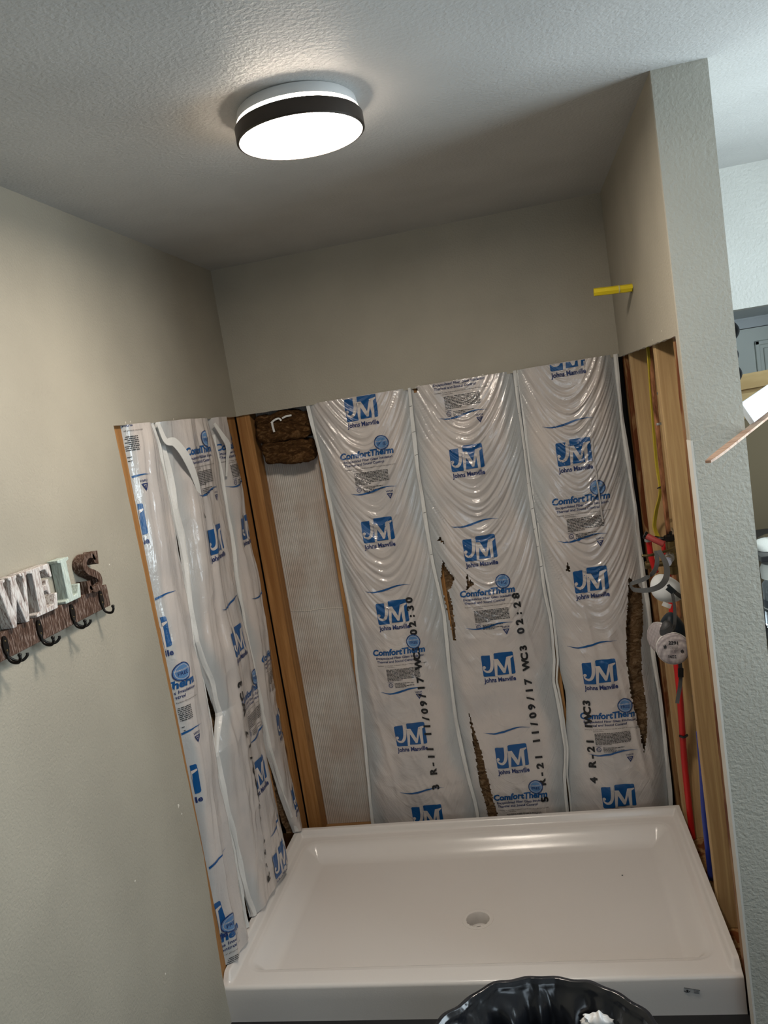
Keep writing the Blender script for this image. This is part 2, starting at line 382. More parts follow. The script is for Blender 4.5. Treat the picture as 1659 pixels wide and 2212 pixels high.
# small scuffs / chips where the drywall was cut, on the wall itself
def chips(name, pts, m):
    V = []; F = []
    for (x, y, z, s, ax) in pts:
        n = len(V); k = 6
        for i in range(k):
            th = 2*PI*i/k; r = s*random.uniform(0.6, 1.3)
            V.append((x, y+r*math.cos(th), z+r*math.sin(th)) if ax == 0 else (x+r*math.cos(th)*2.2, y, z+r*math.sin(th)))
        q = (x+(0.0012 if x < 0.5 else -0.0012), y, z) if ax == 0 else (x, y-0.0012, z)
        V.append(q); F += [(n+i, n+(i+1) % k, n+k) for i in range(k)]
    return tag(mesh(name, V, F, m), kind='structure')
chips('trim_paint_chips', [(0.0004, -0.93, 1.868, 0.004, 0), (0.0004, -0.9, 1.869, 0.004, 0), (0.0004, -0.6, 1.868, 0.003, 0), (0.0004, -1.06, 0.75, 0.006, 0), (0.0004, -1.05, 0.72, 0.004, 0),
      (0.0004, -1.17, 1.495, 0.003, 0), (0.75, -0.0004, 1.862, 0.003, 1), (0.9, -0.0004, 1.864, 0.002, 1), (1.0, -0.0004, 1.866, 0.002, 1), (WD-0.0004, -0.9, 1.875, 0.003, 0), (WD-0.0004, -0.75, 1.862, 0.003, 0), (0.0004, -1.35, 0.7, 0.003, 0), (0.0004, -1.3, 0.4, 0.003, 0)], M_SCUFF)

# ================================================================== STUDS
SB = 0.0127
studs = [
 ('knotty orange pine corner stud of the left wall, next to the inner corner', (-0.102, -0.0127, -0.112, 0.0125, 0.038, HC), M_PINE_O),
 ('first stud of the back wall, pale orange pine right of the inner corner', (-0.008, 0.05, SB+0.002, 0.153, 0.038, HC), M_PINE_O),
 ('pine stud of the back wall behind the seam left of the first full insulation bag', (0.303, 0.341, SB+0.006, 0.153, 0.038, HC), M_PINE_O),
 ('pine stud behind the seam between the left and middle back wall bags', (0.70, 0.738, SB+0.006, 0.153, 0.038, HC), M_PINE_O),
 ('pine stud showing in the gap between the middle and right back wall bags', (1.105, 1.143, SB+0.006, 0.153, 0.038, HC), M_PINE_O),
 ('narrow pine stud along the left edge of the drywall cut-out', (-0.102, -0.0127, -1.022, -0.938, 0.038, HC), M_PINE_O),
 ('pine stud behind the seam between the two left wall bags', (-0.102, -0.019, -0.762, -0.724, 0.038, HC), M_PINE_O),
 ('pine stud behind the right-hand seam of the left wall bags', (-0.102, -0.019, -0.305, -0.267, 0.038, HC), M_PINE_O),
 ('double end stud of the wing wall at the back corner, dark brown glue streaks', (1.519, 1.608, -0.03, 0.052, 0.038, HC), M_PINE_S),
 ('wide knotty stud in the wing wall left of the copper pipe', (1.519, 1.608, -0.178, -0.135, 0.038, HC), M_PINE),
 ('pale dirty stud in the wing wall right of the copper pipe', (1.519, 1.608, -0.692, -0.652, 0.038, HC), M_PINE),
 ('rough brown stud at the end of the wing wall beside the white drywall edge', (1.519, 1.608, -1.094, -0.955, 0.038, HC), M_PINE_S),
]
for lb, b, m in studs:
    o = box('wall_stud', b, m, None, 0.0025); tag(o, lb, 'stud')
tag(box('sole_plate', (0.0, 1.50, SB, 0.153, 0.0, 0.038), M_PLATE, None, 0.002), 'pine bottom plate under the back wall studs', 'wall plate')
tag(box('sole_plate', (-0.102, -0.0127, -1.6, 0.012, 0.0, 0.038), M_PINE_O, None, 0.002), 'pine bottom plate under the left wall studs', 'wall plate')
tag(box('sole_plate', (1.519, 1.608, -1.098, 0.06, 0.0, 0.038), M_PINE_S, None, 0.002), 'pine bottom plate under the wing wall studs beside the shower pan', 'wall plate')

# ================================================================== INSULATION BAGS
FONT = {}
def text_mesh(s, bold=0.0, shear=0.0, align='CENTER', space=1.0):
    k = (s, bold, shear, align, space)
    if k not in FONT:
        c = bpy.data.curves.new('t', 'FONT'); c.body = s; c.size = 1.0; c.offset = bold; c.shear = shear; c.align_x = align
        c.space_character = space; c.resolution_u = 3; c.fill_mode = 'FRONT'
        o = bpy.data.objects.new('t', c); COL.objects.link(o)
        dg = bpy.context.evaluated_depsgraph_get(); dg.update(); me = o.evaluated_get(dg).to_mesh()
        V = np.array([v.co[:2] for v in me.vertices]) if len(me.vertices) else np.zeros((0, 2)); F = [tuple(p.vertices) for p in me.polygons]
        o.evaluated_get(dg).to_mesh_clear(); bpy.data.objects.remove(o); bpy.data.curves.remove(c)
        FONT[k] = (V, F)
    return FONT[k]
def rrect(x0, y0, x1, y1, r, n=4):
    out = []
    for cx, cy, a in ((x1-r, y1-r, 0), (x0+r, y1-r, PI/2), (x0+r, y0+r, PI), (x1-r, y0+r, 1.5*PI)):
        for i in range(n+1): th = a+PI/2*i/n; out.append((cx+r*math.cos(th), cy+r*math.sin(th)))
    return out
def stroke(pts, ws, sm=6):
    P = catmull([(a, b, 0) for a, b in pts], sm); n = len(P); L = []; R = []
    for i, p in enumerate(P):
        t = (P[min(i+1, n-1)]-P[max(i-1, 0)]).normalized(); f = i/(n-1)*(len(ws)-1); k = min(int(f), len(ws)-2); w = (ws[k]+(ws[k+1]-ws[k])*(f-k))/2
        L.append((p.x-t.y*w, p.y+t.x*w)); R.append((p.x+t.y*w, p.y-t.x*w))
    V = L+R; return np.array(V), [(i, i+1, n+i+1, n+i) for i in range(n-1)]
def ring(r0, r1, n=28, cx=0, cy=0):
    V = [(cx+r*math.cos(2*PI*i/n), cy+r*math.sin(2*PI*i/n)) for r in (r0, r1) for i in range(n)]
    return np.array(V), [(i, (i+1) % n, n+(i+1) % n, n+i) for i in range(n)]
def disc(r, n=28, cx=0, cy=0):
    V = [(cx+r*math.cos(2*PI*i/n), cy+r*math.sin(2*PI*i/n)) for i in range(n)]; return np.array(V), [tuple(range(n))]
FILM, BLUE, NAVY, INK, PALE = range(5)
LAYER = {FILM: 0.0027, BLUE: 0.0019, NAVY: 0.0023, INK: 0.0030, PALE: 0.0023}
def pr_logo(L, u, z, s=0.128):
    """square J/M emblem, centre of emblem+caption block at (u,z)"""
    def add(V, F, k, lift=0): L.append((np.asarray(V, float)*s+np.array([u-0.5*s, z-0.26*s]), F, k, lift))
    V = rrect(0.0, -0.03, 0.385, 0.66, 0.045); add(V, [tuple(range(len(V)))], BLUE)
    V = rrect(0.405, 0.0, 1.0, 0.72, 0.045); add(V, [tuple(range(len(V)))], BLUE)
    V, F = stroke([(0.335, 0.8), (0.33, 0.55), (0.31, 0.32), (0.25, 0.17), (0.15, 0.12), (0.055, 0.17), (0.03, 0.24)], [0.10, 0.10, 0.10, 0.09, 0.075, 0.05, 0.03]); add(V, F, FILM)
    V, F = disc(0.05, 14, 0.06, 0.27); add(V, F, FILM)
    for P in ([(0.36, -0.04), (0.43, -0.04), (0.50, 0.50), (0.455, 0.50), (0.40, 0.50), (0.385, 0.45)][::1],
              [(0.37, 0.53), (0.52, 0.53), (0.69, 0.17), (0.655, 0.05), (0.63, 0.05), (0.44, 0.44), (0.38, 0.50)],
              [(0.63, 0.05), (0.69, 0.05), (0.86, 0.56), (0.78, 0.56)],
              [(0.78, 0.56), (0.98, 0.60), (0.985, 0.56), (0.90, 0.50), (0.875, -0.04), (0.80, -0.04)]):
        add(P, [tuple(range(len(P)))], FILM)
    V, F = text_mesh('Johns Manville', 0.03); V = V/(V[:, 0].max()-V[:, 0].min())*np.array([0.99, 1.15])
    V = V+np.array([0.5, -0.215]); add(V, F, NAVY)
def tx(L, s, u, z, h, k=NAVY, bold=0.0, shear=0.0, align='CENTER', rot=0.0, wid=1.0, lift=0):
    V, F = text_mesh(s, bold, shear, align)
    if not len(V): return
    V = V*np.array([h*wid, h]); c, sn = math.cos(rot), math.sin(rot)
    V = V@np.array([[c, sn], [-sn, c]])+np.array([u, z]); L.append((V, F, k, lift))
def bar(L, u0, u1, z, h, k): L.append((np.array([(u0, z), (u1, z), (u1, z+h), (u0, z+h)]), [(0, 1, 2, 3)], k, 0))
def pr_block(L, u, z, k=1.0, seed=0):
    """product name, badge, fine print; (u,z) = middle of the product name"""
    rs = random.Random(seed)
    tx(L, 'ComfortTherm', u, z-0.012, 0.0345, BLUE, 0.04, 0.12)
    bx, bz = u+0.067, z+0.034
    V, F = disc(0.0265, 28); L.append((V+np.array([bx, bz]), F, PALE, 0.0012))
    V, F = ring(0.0255, 0.029); L.append((V+np.array([bx, bz]), F, NAVY, 0.0012))
    V, F = ring(0.0215, 0.0228); L.append((V+np.array([bx, bz]), F, FILM, 0.0012))
    tx(L, 'FORMALDEHYDE', bx, bz+0.004, 0.0062, FILM, 0.01, 0, lift=0.0014)
    tx(L, 'FREE', bx, bz-0.010, 0.0155, NAVY, 0.02, 0.0, lift=0.0014)
    tx(L, 'Encapsulated Fiber Glass Insulation', u-0.098, z-0.029, 0.0138, NAVY, 0.016, 0.15, 'LEFT', wid=1.02)
    tx(L, 'Thermal and Sound Control', u-0.096, z-0.044, 0.0138, NAVY, 0.016, 0.15, 'LEFT', wid=1.02)
    tx(L, 'WARNING: To avoid danger of suffocation, keep this and all plastic film away from babies', u-0.096, z-0.058, 0.0056, INK, 0.0, 0.1, 'LEFT')
    tx(L, 'and small children.', u-0.066, z-0.065, 0.0056, INK, 0.0, 0.1, 'LEFT')
    zz = z-0.075
    for i in range(9):
        x = u-0.062; xe = u+0.075 if i < 8 else u
        while x < xe:
            w = rs.uniform(0.004, 0.014); bar(L, x, min(x+w, xe), zz-i*0.0056, 0.0024, INK); x += w+0.0018
    cz = z-0.140; V, F = ring(0.0075, 0.0095, 20); L.append((V+np.array([u-0.052, cz]), F, NAVY, 0))
    tx(L, 'UL', u-0.052, cz-0.0035, 0.0105, NAVY, 0.01)
    tx(L, 'CLASSIFIED', u-0.052, cz+0.0115, 0.005, NAVY, 0.01)
    for i in range(4):
        x = u-0.035; xe = u+(0.012 if i % 2 else 0.045)
        while x < xe:
            w = rs.uniform(0.004, 0.012); bar(L, x, min(x+w, xe), cz+0.006-i*0.0056, 0.0022, INK); x += w+0.0018
def pr_swoosh(L, u, z, w=0.19, vapor=False):
    V, F = stroke([(u-w/2, z+0.002), (u-w*0.32, z-0.0055), (u-w*0.1, z-0.002), (u+w*0.15, z+0.009), (u+w*0.32, z+0.012), (u+w/2, z+0.009)], [0.0005, 0.0045, 0.008, 0.0065, 0.003, 0.0005]); L.append((V, F, BLUE, 0))
    if vapor:
        tx(L, 'VAPOR', u+0.062, z-0.010, 0.0095, NAVY, 0.015)
        a, b = np.array([u+0.062, z-0.024]), 1
        T = np.array([(-0.013, 0.009), (0.013, 0.009), (0, -0.014)]); t = T*0.55+np.array([0, 0.0012])
        L.append((np.vstack([T, t])+a, [(0, 1, 4, 3), (1, 2, 5, 4), (2, 0, 3, 5)], NAVY, 0))
        L.append((t*0.45+a, [(0, 1, 2)], NAVY, 0))
def pr_code(L, s, u0, z0, u1, z1, h=0.037):
    n = len(s); rot = math.atan2(z1-z0, u1-u0)
    for i, ch in enumerate(s):
        if ch != ' ': tx(L, ch, u0+(u1-u0)*i/(n-1), z0+(z1-z0)*i/(n-1), h, INK, 0.05, 0, 'CENTER', rot, 1.2)

def inpoly(u, z, P):
    c = np.zeros(np.shape(u), bool); n = len(P)
    for i in range(n):
        (x1, y1), (x2, y2) = P[i], P[(i+1) % n]
        if y1 == y2: continue
        k = ((y1 > z) != (y2 > z)) & (u < (x2-x1)*(z-y1)/(y2-y1)+x1); c ^= k
    return c
def make_bag(wall, label, left, right, z0, z1, B, mode, prints, holes=(), seed=0, wool=M_WOOL, base=0.0, amp=1.0, group=None, wool_gap=0.012):
    """left/right: (z, u) edge curves, film bulges B into the room; wall 'back' or 'left'"""
    lz, lu = zip(*sorted(left)); rz, ru = zip(*sorted(right))
    def E(z):
        j = 0.004*(vn(z*9, z*0+seed, 4)-0.5)*2
        return np.interp(z, lz, lu)+j, np.interp(z, rz, ru)+0.004*(vn(z*8, z*0+seed+9, 5)-0.5)*2
    def depth(u, z):
        a, b = E(z); s = np.clip((u-a)/(b-a), 0, 1); t = np.abs(2*s-1)
        edge = 1-t**5
        d = B*(1-t**3.2)*(0.75+0.5*vn(z*3+seed, s*1.5, 1))
        if mode == 'swag':
            k = ss(z, 0.80, 1.06)
            w = z-0.30*t**1.8*np.ones_like(u)+0.014*vn(s*4, z*6, 7)
            r = 1-np.abs(2*vn(s*2.2+seed, w*54, 2)-1); r2 = 1-np.abs(2*vn(s*3+seed, w*112, 3)-1)
            sw = (0.0105*r**1.3+0.0045*r2)*(0.35+1.0*vn(s*1.3+3, w*6, 11))
            cr = 0.010*(1-np.abs(2*vn(u*16+z*9+seed, z*9-u*5, 6)-1))+0.005*(1-np.abs(2*vn(u*38+z*12, z*22+seed, 8)-1))
            vf = 0.008*(1-np.abs(2*vn(u*26+z*3.0, z*2.2+seed, 9)-1))
            d = d+amp*edge*(k*sw+(1-k)*(0.55*cr+0.8*vf))
        else:
            w = u*1.0-0.10*z+0.02*vn(z*3, u*4, 7)
            r = 1-np.abs(2*vn(w*32+seed, z*2.4, 2)-1); r2 = 1-np.abs(2*vn(w*75+seed, z*4.5, 3)-1)
            cr = 0.009*(1-np.abs(2*vn(u*18+z*8+seed, z*10-u*6, 6)-1))
            n1 = vn(w*26+seed, z*2.0+1.5*u, 2); n2 = vn(w*64+seed, z*3.5, 3); d = d+amp*edge*(0.014*n1**1.5+0.0045*n2**1.5+0.5*cr+0.012*vn(u*6, z*5+seed, 10))
        return base+d
    def P3(u, z, d):
        return np.stack([u, SB-d, z], -1) if wall == 'back' else np.stack([-SB+d, u, z], -1)
    def UV(u, z):
        a, b = E(z); s = np.clip((u-a)/(b-a), 0, 1); t = np.abs(2*s-1)
        return np.stack([u, z-0.30*t**1.8], -1) if mode == 'swag' else np.stack([z, u-0.1*z], -1)
    if wall == 'back': loc = ((lu[0]+ru[0])/2, SB, z0)
    else: loc = (-SB, (lu[0]+ru[0])/2, z0)
    t = thing('insulation_bag', label, 'insulation batt', loc, group)
    ns = 96; nz = int((z1-z0)/0.0038)
    Z, S = np.meshgrid(np.linspace(z0, z1, nz), np.linspace(0, 1, ns), indexing='ij')
    a, b = E(Z); U = a+(b-a)*S; D = depth(U, Z); V = P3(U, Z, D).reshape(-1, 3); uv = UV(U, Z).reshape(-1, 2)
    I = np.arange(nz*ns).reshape(nz, ns)
    F = np.stack([I[:-1, :-1], I[:-1, 1:], I[1:, 1:], I[1:, :-1]], -1).reshape(-1, 4)
    uc = (U[:-1, :-1]+U[1:, 1:]).ravel()/2; zc = (Z[:-1, :-1]+Z[1:, 1:]).ravel()/2
    keep = np.ones(len(F), bool)
    for H in holes:
        jx = 0.003*(vn(uc*160, zc*160, 12)-0.5)*2; keep &= ~inpoly(uc+jx, zc+jx, H)
    F = F[keep]
    Vall = [V]; Fall = F.tolist(); idx = [0]*len(F); UVs = [uv]; off = len(V)
    for k in range(5):
        L = [q for q in prints if q[2] == k]
        if not L: continue
        bm = bmesh.new(); lay = bm.verts.layers.float.new('lift')
        for PV, PF, _, lift in L:
            vs = []
            for p in PV:
                v = bm.verts.new((p[0], p[1], 0)); v[lay] = lift; vs.append(v)
            for f in PF:
                try: bm.faces.new([vs[i] for i in f])
                except ValueError: pass
        g = 0.0050
        if bm.verts:
            xs = [v.co.x for v in bm.verts]; ys = [v.co.y for v in bm.verts]
            for ax, lo, hi in ((0, min(xs), max(xs)), (1, min(ys), max(ys))):
                q = math.ceil(lo/g)*g
                while q < hi:
                    co = (q, 0, 0) if ax == 0 else (0, q, 0); no = (1, 0, 0) if ax == 0 else (0, 1, 0)
                    fs = [f for f in bm.faces if min(v.co[ax] for v in f.verts) < q-1e-6 and max(v.co[ax] for v in f.verts) > q+1e-6]
                    if fs:
                        geo = list({v for f in fs for v in f.verts})+list({e for f in fs for e in f.edges})+fs
                        bmesh.ops.bisect_plane(bm, geom=geo, plane_co=co, plane_no=no, dist=1e-6)
                    q += g
        bm.verts.ensure_lookup_table(); bm.verts.index_update()
        pu = np.array([v.co.x for v in bm.verts]); pz = np.array([v.co.y for v in bm.verts]); lf = np.array([v[lay] for v in bm.verts])
        ea, eb = E(pz); ok = (pu > ea+0.002) & (pu < eb-0.002) & (pz < z1) & (pz > z0)
        for H in holes: ok &= ~inpoly(pu, pz, H)
        PVw = P3(pu, pz, depth(pu, pz)+LAYER[k]+lf); Vall.append(PVw); UVs.append(UV(pu, pz))
        for f in bm.faces:
            ids = [v.index for v in f.verts]
            if all(ok[i] for i in ids): Fall.append([i+off for i in ids]); idx.append(k)
        off += len(pu); bm.free()
    fo = mesh('plastic_film', np.vstack(Vall), Fall, [M_FILM, M_BLUE, M_NAVY, M_INK, M_MIDBLUE], t, idx, True, np.vstack(UVs))
    sl = np.zeros(len(fo.data.vertices)); sl[:len(V)] = (ss(np.abs(2*S-1)+0.35*(vn(Z*5+seed, S*3, 13)-0.5), 0.62, 0.92)).ravel()
    fo.data.attributes.new('slack', 'FLOAT', 'POINT').data.foreach_set('value', sl)
    # the brown wool inside
    ns, nz = 40, 190
    Z, S = np.meshgrid(np.linspace(z0, z1, nz), np.linspace(0.0, 1, ns), indexing='ij'); a, b = E(Z); U = a+(b-a)*S
    a2, b2 = E(Z); s_ = S; tt = np.abs(2*s_-1)
    D = base+B*(1-tt**3.2)*(0.75+0.5*vn(Z*3+seed, s_*1.5, 1))-wool_gap*0.5-0.012*vn(U*40, Z*40, 14)-0.012*vn(U*14, Z*10, 15)-0.012*tt**6
    Vf = P3(U, Z, D).reshape(-1, 3); Vb = P3(U, Z, D*0-0.085).reshape(-1, 3); n = len(Vf)
    I = np.arange(nz*ns).reshape(nz, ns); F1 = np.stack([I[:-1, :-1], I[:-1, 1:], I[1:, 1:], I[1:, :-1]], -1).reshape(-1, 4)
    rim = np.concatenate([I[0, :], I[1:, -1], I[-1, -2::-1], I[-2:0:-1, 0]])
    sf = [(int(rim[i]), int(rim[(i+1) % len(rim)]), int(rim[(i+1) % len(rim)])+n, int(rim[i])+n) for i in range(len(rim))]
    mesh('fiberglass_wool', np.vstack([Vf, Vb]), F1.tolist()+(F1[:, ::-1]+n).tolist()+sf, wool, t, None, True)
    return t, P3, E
def flange(t, P3, curve, z0, z1, w=0.013, d0=0.006, d1=0.010, seed=0, name='stapling_flange', m=None, curl=0.0, wob=0.003):
    zz, uu = zip(*sorted(curve)); n = int((z1-z0)/0.012)
    z = np.linspace(z0, z1, n); u = np.interp(z, zz, uu)+wob*(vn(z*7, z*0+seed, 16)-0.5)*2
    ww = w*(0.75+0.5*vn(z*6+seed, z*0, 17)); rows = []
    for k, (s, dd) in enumerate(((-0.5, 0.0), (-0.45, 1.0), (0.0, 1.15), (0.45, 1.0), (0.5, 0.0))):
        dv = (d0+d1*dd+0.006*(vn(z*14, z*0+seed+k, 18)-0.5)+curl*(s+0.5))
        rows.append(P3(u+s*ww, z, dv))
    V = np.stack(rows, 1).reshape(-1, 3); I = np.arange(n*5).reshape(n, 5)
    F = np.stack([I[:-1, :-1], I[:-1, 1:], I[1:, 1:], I[1:, :-1]], -1).reshape(-1, 4).tolist()
    mesh(name, V, F, m or M_FLANGE, t, None, False)
def staples(t, P3, curve, zs, d=0.019):
    zz, uu = zip(*sorted(curve))
    for z in zs:
        V = []; F = []
        u = np.interp(z, zz, uu); A = [P3(np.array(u+a), np.array(z+0.25*a+b), np.array(d+c)) for a, b, c in ((-0.006, 0, 0), (0.006, 0, 0), (0.006, 0.0016, 0), (-0.006, 0.0016, 0))]
        mesh('staple', [tuple(q) for q in A], [(0, 1, 2, 3)], M_BLACKM, t)

b12 = [(1.85, .712), (1.697, .707), (1.533, .700), (1.386, .700), (1.16, .703), (.95, .715), (.757, .707), (.502, .702), (.322, .712), (.098, .728), (0.0, .73)]
b23 = [(1.85, 1.118), (1.545, 1.119), (1.329, 1.117), (1.146, 1.120), (.903, 1.128), (.715, 1.126), (.631, 1.108), (.465, 1.118), (.349, 1.118), (.232, 1.10), (.0, 1.095)]
b3L = [(1.85, 1.118), (1.545, 1.119), (1.329, 1.117), (1.146, 1.120), (.903, 1.132), (.715, 1.135), (.579, 1.146), (.465, 1.142), (.387, 1.132), (.232, 1.112), (.0, 1.10)]
b1L = [(1.85, .302), (1.662, .318), (1.474, .325), (1.245, .327), (.992, .330), (.657, .317), (.354, .297), (.096, .282), (0, .28)]
b3R = [(1.85, 1.490), (1.63, 1.488), (1.455, 1.494), (1.243, 1.496), (1.026, 1.498), (.917, 1.500), (.696, 1.497), (.543, 1.503), (.354, 1.503), (.259, 1.503), (.086, 1.497), (0, 1.495)]
GB = 'plastic wrapped insulation batts between the studs'
# --- bag 1
L = []
for u, z in ((.517, 1.805), (.506, 1.318), (.512, .978), (.508, .460), (.524, .10)): pr_logo(L, u, z)
pr_block(L, .509, 1.636, seed=1); pr_block(L, .512, .826, seed=2)
pr_swoosh(L, .515, 1.483, vapor=True); pr_swoosh(L, .508, 1.083); pr_swoosh(L, .507, .657, vapor=True); pr_swoosh(L, .517, .219)
pr_code(L, '3 R-11 11/09/17 WC3 02:30', .590, .235, .600, 1.030)
t1, P1, E1 = make_bag('back', 'leftmost full insulation bag on the back wall, beside the white ribbed sheet', b1L, b12, 0.04, 1.862, 0.026, 'swag', L, seed=1, group=GB)
flange(t1, P1, b1L, 0.04, 1.862, 0.014, 0.004, 0.006, 3)
flange(t1, P1, b12, 0.04, 1.862, 0.015, 0.008, 0.010, 4); staples(t1, P1, b12, (1.79, 1.69, 1.60, 1.37, 1.2))
# --- bag 2
T1 = [(.747, 1.268), (.765, 1.237), (.750, 1.243), (.738, 1.256)]
T2 = [(.745, 1.175), (.752, 1.14), (.781, 1.098), (.762, 1.06), (.746, 1.047), (.752, 1.022), (.757, .936), (.748, .84), (.738, .84), (.727, 1.005), (.724, 1.101)]
T3 = [(.832, 1.112), (.838, 1.085), (.855, 1.063), (.838, 1.056), (.820, 1.045), (.826, 1.07)]
T4 = [(.757, .535), (.762, .525), (.768, .457), (.786, .376), (.795, .255), (.812, .103), (.815, .03), (.770, .03), (.772, .115), (.758, .217), (.757, .318), (.756, .418)]
T5 = [(.722, 1.86), (.745, 1.86), (.742, 1.838), (.728, 1.84)]
L = []
for u, z in ((.897, 1.552), (.897, 1.195), (.903, .720), (.905, .332)): pr_logo(L, u, z)
pr_block(L, .900, 1.030, seed=3); pr_block(L, .915, .172, seed=4); pr_block(L, .905, 1.878, seed=5)
pr_swoosh(L, .906, 1.726, vapor=True); pr_swoosh(L, .890, 1.303); pr_swoosh(L, .892, .888, vapor=True); pr_swoosh(L, .900, .449)
pr_code(L, '5 R-21 11/09/17 WC3 02:28', 1.024, .150, 1.022, 1.000)
t2, P2, E2 = make_bag('back', 'insulation bag in the middle of the back wall with long tears down its left side', b12, b23, 0.04, 1.862, 0.028, 'swag', L, (T1, T2, T3, T4, T5), seed=12, group=GB)
flange(t2, P2, b23, 0.04, 1.862, 0.013, 0.008, 0.010, 6); flange(t2, P2, [(z, u+0.012) for z, u in b23], 0.04, 1.862, 0.010, 0.004, 0.009, 7)
staples(t2, P2, b23, (1.80, 1.7, 1.56, 1.43, 1.33, 1.25, 1.18, 1.1))
# --- bag 3
T6 = [(1.440, 1.02), (1.470, 1.00), (1.486, .962), (1.474, .821), (1.456, .756), (1.446, .645), (1.448, .532), (1.447, .475), (1.436, .39), (1.417, .317), (1.412, .392), (1.402, .49), (1.393, .571), (1.395, .706), (1.406, .828), (1.425, .92)]
T7 = [(1.222, 1.112), (1.230, 1.075), (1.218, 1.072), (1.212, 1.082)]
L = []
for u, z in ((1.314, 1.872), (1.297, 1.517), (1.300, 1.022), (1.288, .658), (1.300, .143)): pr_logo(L, u, z)
pr_block(L, 1.300, 1.348, seed=6); pr_block(L, 1.300, .490, seed=7)
pr_swoosh(L, 1.289, 1.635); pr_swoosh(L, 1.290, 1.194, vapor=True); pr_swoosh(L, 1.273, .775); pr_swoosh(L, 1.300, .33, vapor=True)
pr_code(L, '4 R-21 1WC3', 1.226, .222, 1.236, .545)
t3, P3_, E3 = make_bag('back', 'insulation bag on the right of the back wall, slashed open beside the hanging respirator', b3L, b3R, 0.04, 1.862, 0.042, 'swag', L, (T6, T7), seed=25, amp=1.1, group=GB, wool_gap=0.004)
flange(t3, P3_, b3R, 0.04, 1.862, 0.016, 0.006, 0.012, 8)
flange(t3, P3_, [(1.86, 1.374), (1.6, 1.369), (1.5, 1.366), (1.38, 1.368), (1.2, 1.372)], 1.25, 1.855, 0.006, 0.046, 0.004, 9, 'film_crease', M_FILM, wob=0.001)
# --- left wall
lLA = [(1.87, -.94), (0.0, -.94)]; 
lAB = [(1.87, -.757), (1.79, -.735), (1.60, -.722), (1.473, -.722), (1.293, -.738), (1.15, -.765), (1.063, -.755), (.872, -.745), (.763, -.770), (.676, -.775), (.42, -.752), (.176, -.765), (0, -.77)]
lABr = [(1.87, -.735), (1.60, -.708), (1.50, -.695), (1.40, -.700), (1.293, -.728), (1.15, -.760), (1.063, -.735), (.872, -.668), (.763, -.760), (.676, -.765), (.42, -.74), (.176, -.71), (0, -.70)]
lBC = [(1.87, -.286), (1.693, -.265), (1.428, -.276), (1.166, -.309), (.834, -.299), (.572, -.301), (.35, -.24), (.164, -.17), (0, -.15)]
lBCl = [(1.87, -.29), (1.693, -.27), (1.428, -.28), (1.166, -.313), (.834, -.303), (.572, -.31), (.35, -.30), (.164, -.31), (0, -.31)]
L = []
for z in (1.57, 1.225, .755, .30): pr_logo(L, -.985, z)
for z in (1.90, 1.07, .24): pr_block(L, -.975, z, seed=int(z*9))
pr_swoosh(L, -.965, 1.70, vapor=True); pr_swoosh(L, -.95, 1.335); pr_swoosh(L, -.96, .91, vapor=True); pr_swoosh(L, -.93, .475)
tA, PA, EA = make_bag('left', 'narrow insulation bag on the left wall next to the cut drywall edge', lLA, lAB, 0.150, 1.862, 0.016, 'fold', L, ([(-.775, .86), (-.745, .9), (-.74, .8), (-.765, .76)],), seed=31, wool=M_WOOLD, group=GB, base=-0.004)
flange(tA, PA, [(z, u+0.004) for z, u in lAB], 0.150, 1.862, 0.007, 0.002, 0.006, 11, curl=0.006, wob=0.010)
L = []
for u, z in ((-.505, 1.43), (-.49, 1.06), (-.50, .56), (-.45, .20)): pr_logo(L, u, z, 0.125)
pr_block(L, -.515, 1.755, seed=11); pr_block(L, -.46, .865, seed=12)
pr_swoosh(L, -.50, 1.605, vapor=True); pr_swoosh(L, -.47, 1.20); pr_swoosh(L, -.44, .70, vapor=True); pr_swoosh(L, -.42, .33)
pr_code(L, '2 R-21 11/09/17 WC3', -.56, .12, -.545, .93)
tB, PB, EB = make_bag('left', 'wide insulation bag in the middle of the left wall with a ripped curling strip', lABr, lBCl, 0.150, 1.862, 0.026, 'fold', L, seed=44, amp=1.25, group=GB, base=-0.002)
flange(tB, PB, [(z, u+0.006) for z, u in lABr], 0.150, 1.862, 0.013, 0.004, 0.006, 13, curl=0.012, wob=0.014)
flange(tB, PB, lBC, 0.155, 1.80, 0.008, 0.008, 0.006, 15, curl=0.006, wob=0.012)
V, F = ribbonv([(0.012, -.745, 1.855), (0.022, -.735, 1.80), (0.035, -.700, 1.79), (0.045, -.655, 1.735), (0.042, -.610, 1.66), (0.035, -.585, 1.60), (0.03, -.585, 1.575)], [(0.3, 0.9, 0.25)]*7, [0.014, 0.020, 0.030, 0.034, 0.026, 0.016, 0.006], 0.002)
mesh('torn_strip', V, F, M_FLANGE, tB)
V, F = ribbonv([(0.03, -.612, 1.62), (0.028, -.605, 1.58), (0.032, -.59, 1.545), (0.03, -.578, 1.52)], [(0.2, 0.9, 0.3)]*4, [0.012, 0.03, 0.02, 0.034], 0.002)
mesh('torn_scrap', V, F, mat('grey_scrap', (0.16, 0.15, 0.14), 0.6), tB)
V, F = ribbonv([(0.02, -.30, 1.84), (0.035, -.28, 1.79), (0.04, -.255, 1.75), (0.03, -.262, 1.70), (0.02, -.275, 1.64)], [(0.3, 0.9, 0.25)]*5, [0.012, 0.022, 0.030, 0.014, 0.008], 0.002)
mesh('torn_strip', V, F, M_FLANGE, tB)
L = []
for u, z in ((-.16, 1.42), (-.15, .62), (-.12, .29)): pr_logo(L, u, z, 0.12)
pr_block(L, -.17, 1.75, seed=21); pr_block(L, -.16, .92, seed=22); pr_swoosh(L, -.16, 1.16); pr_swoosh(L, -.17, 1.60)
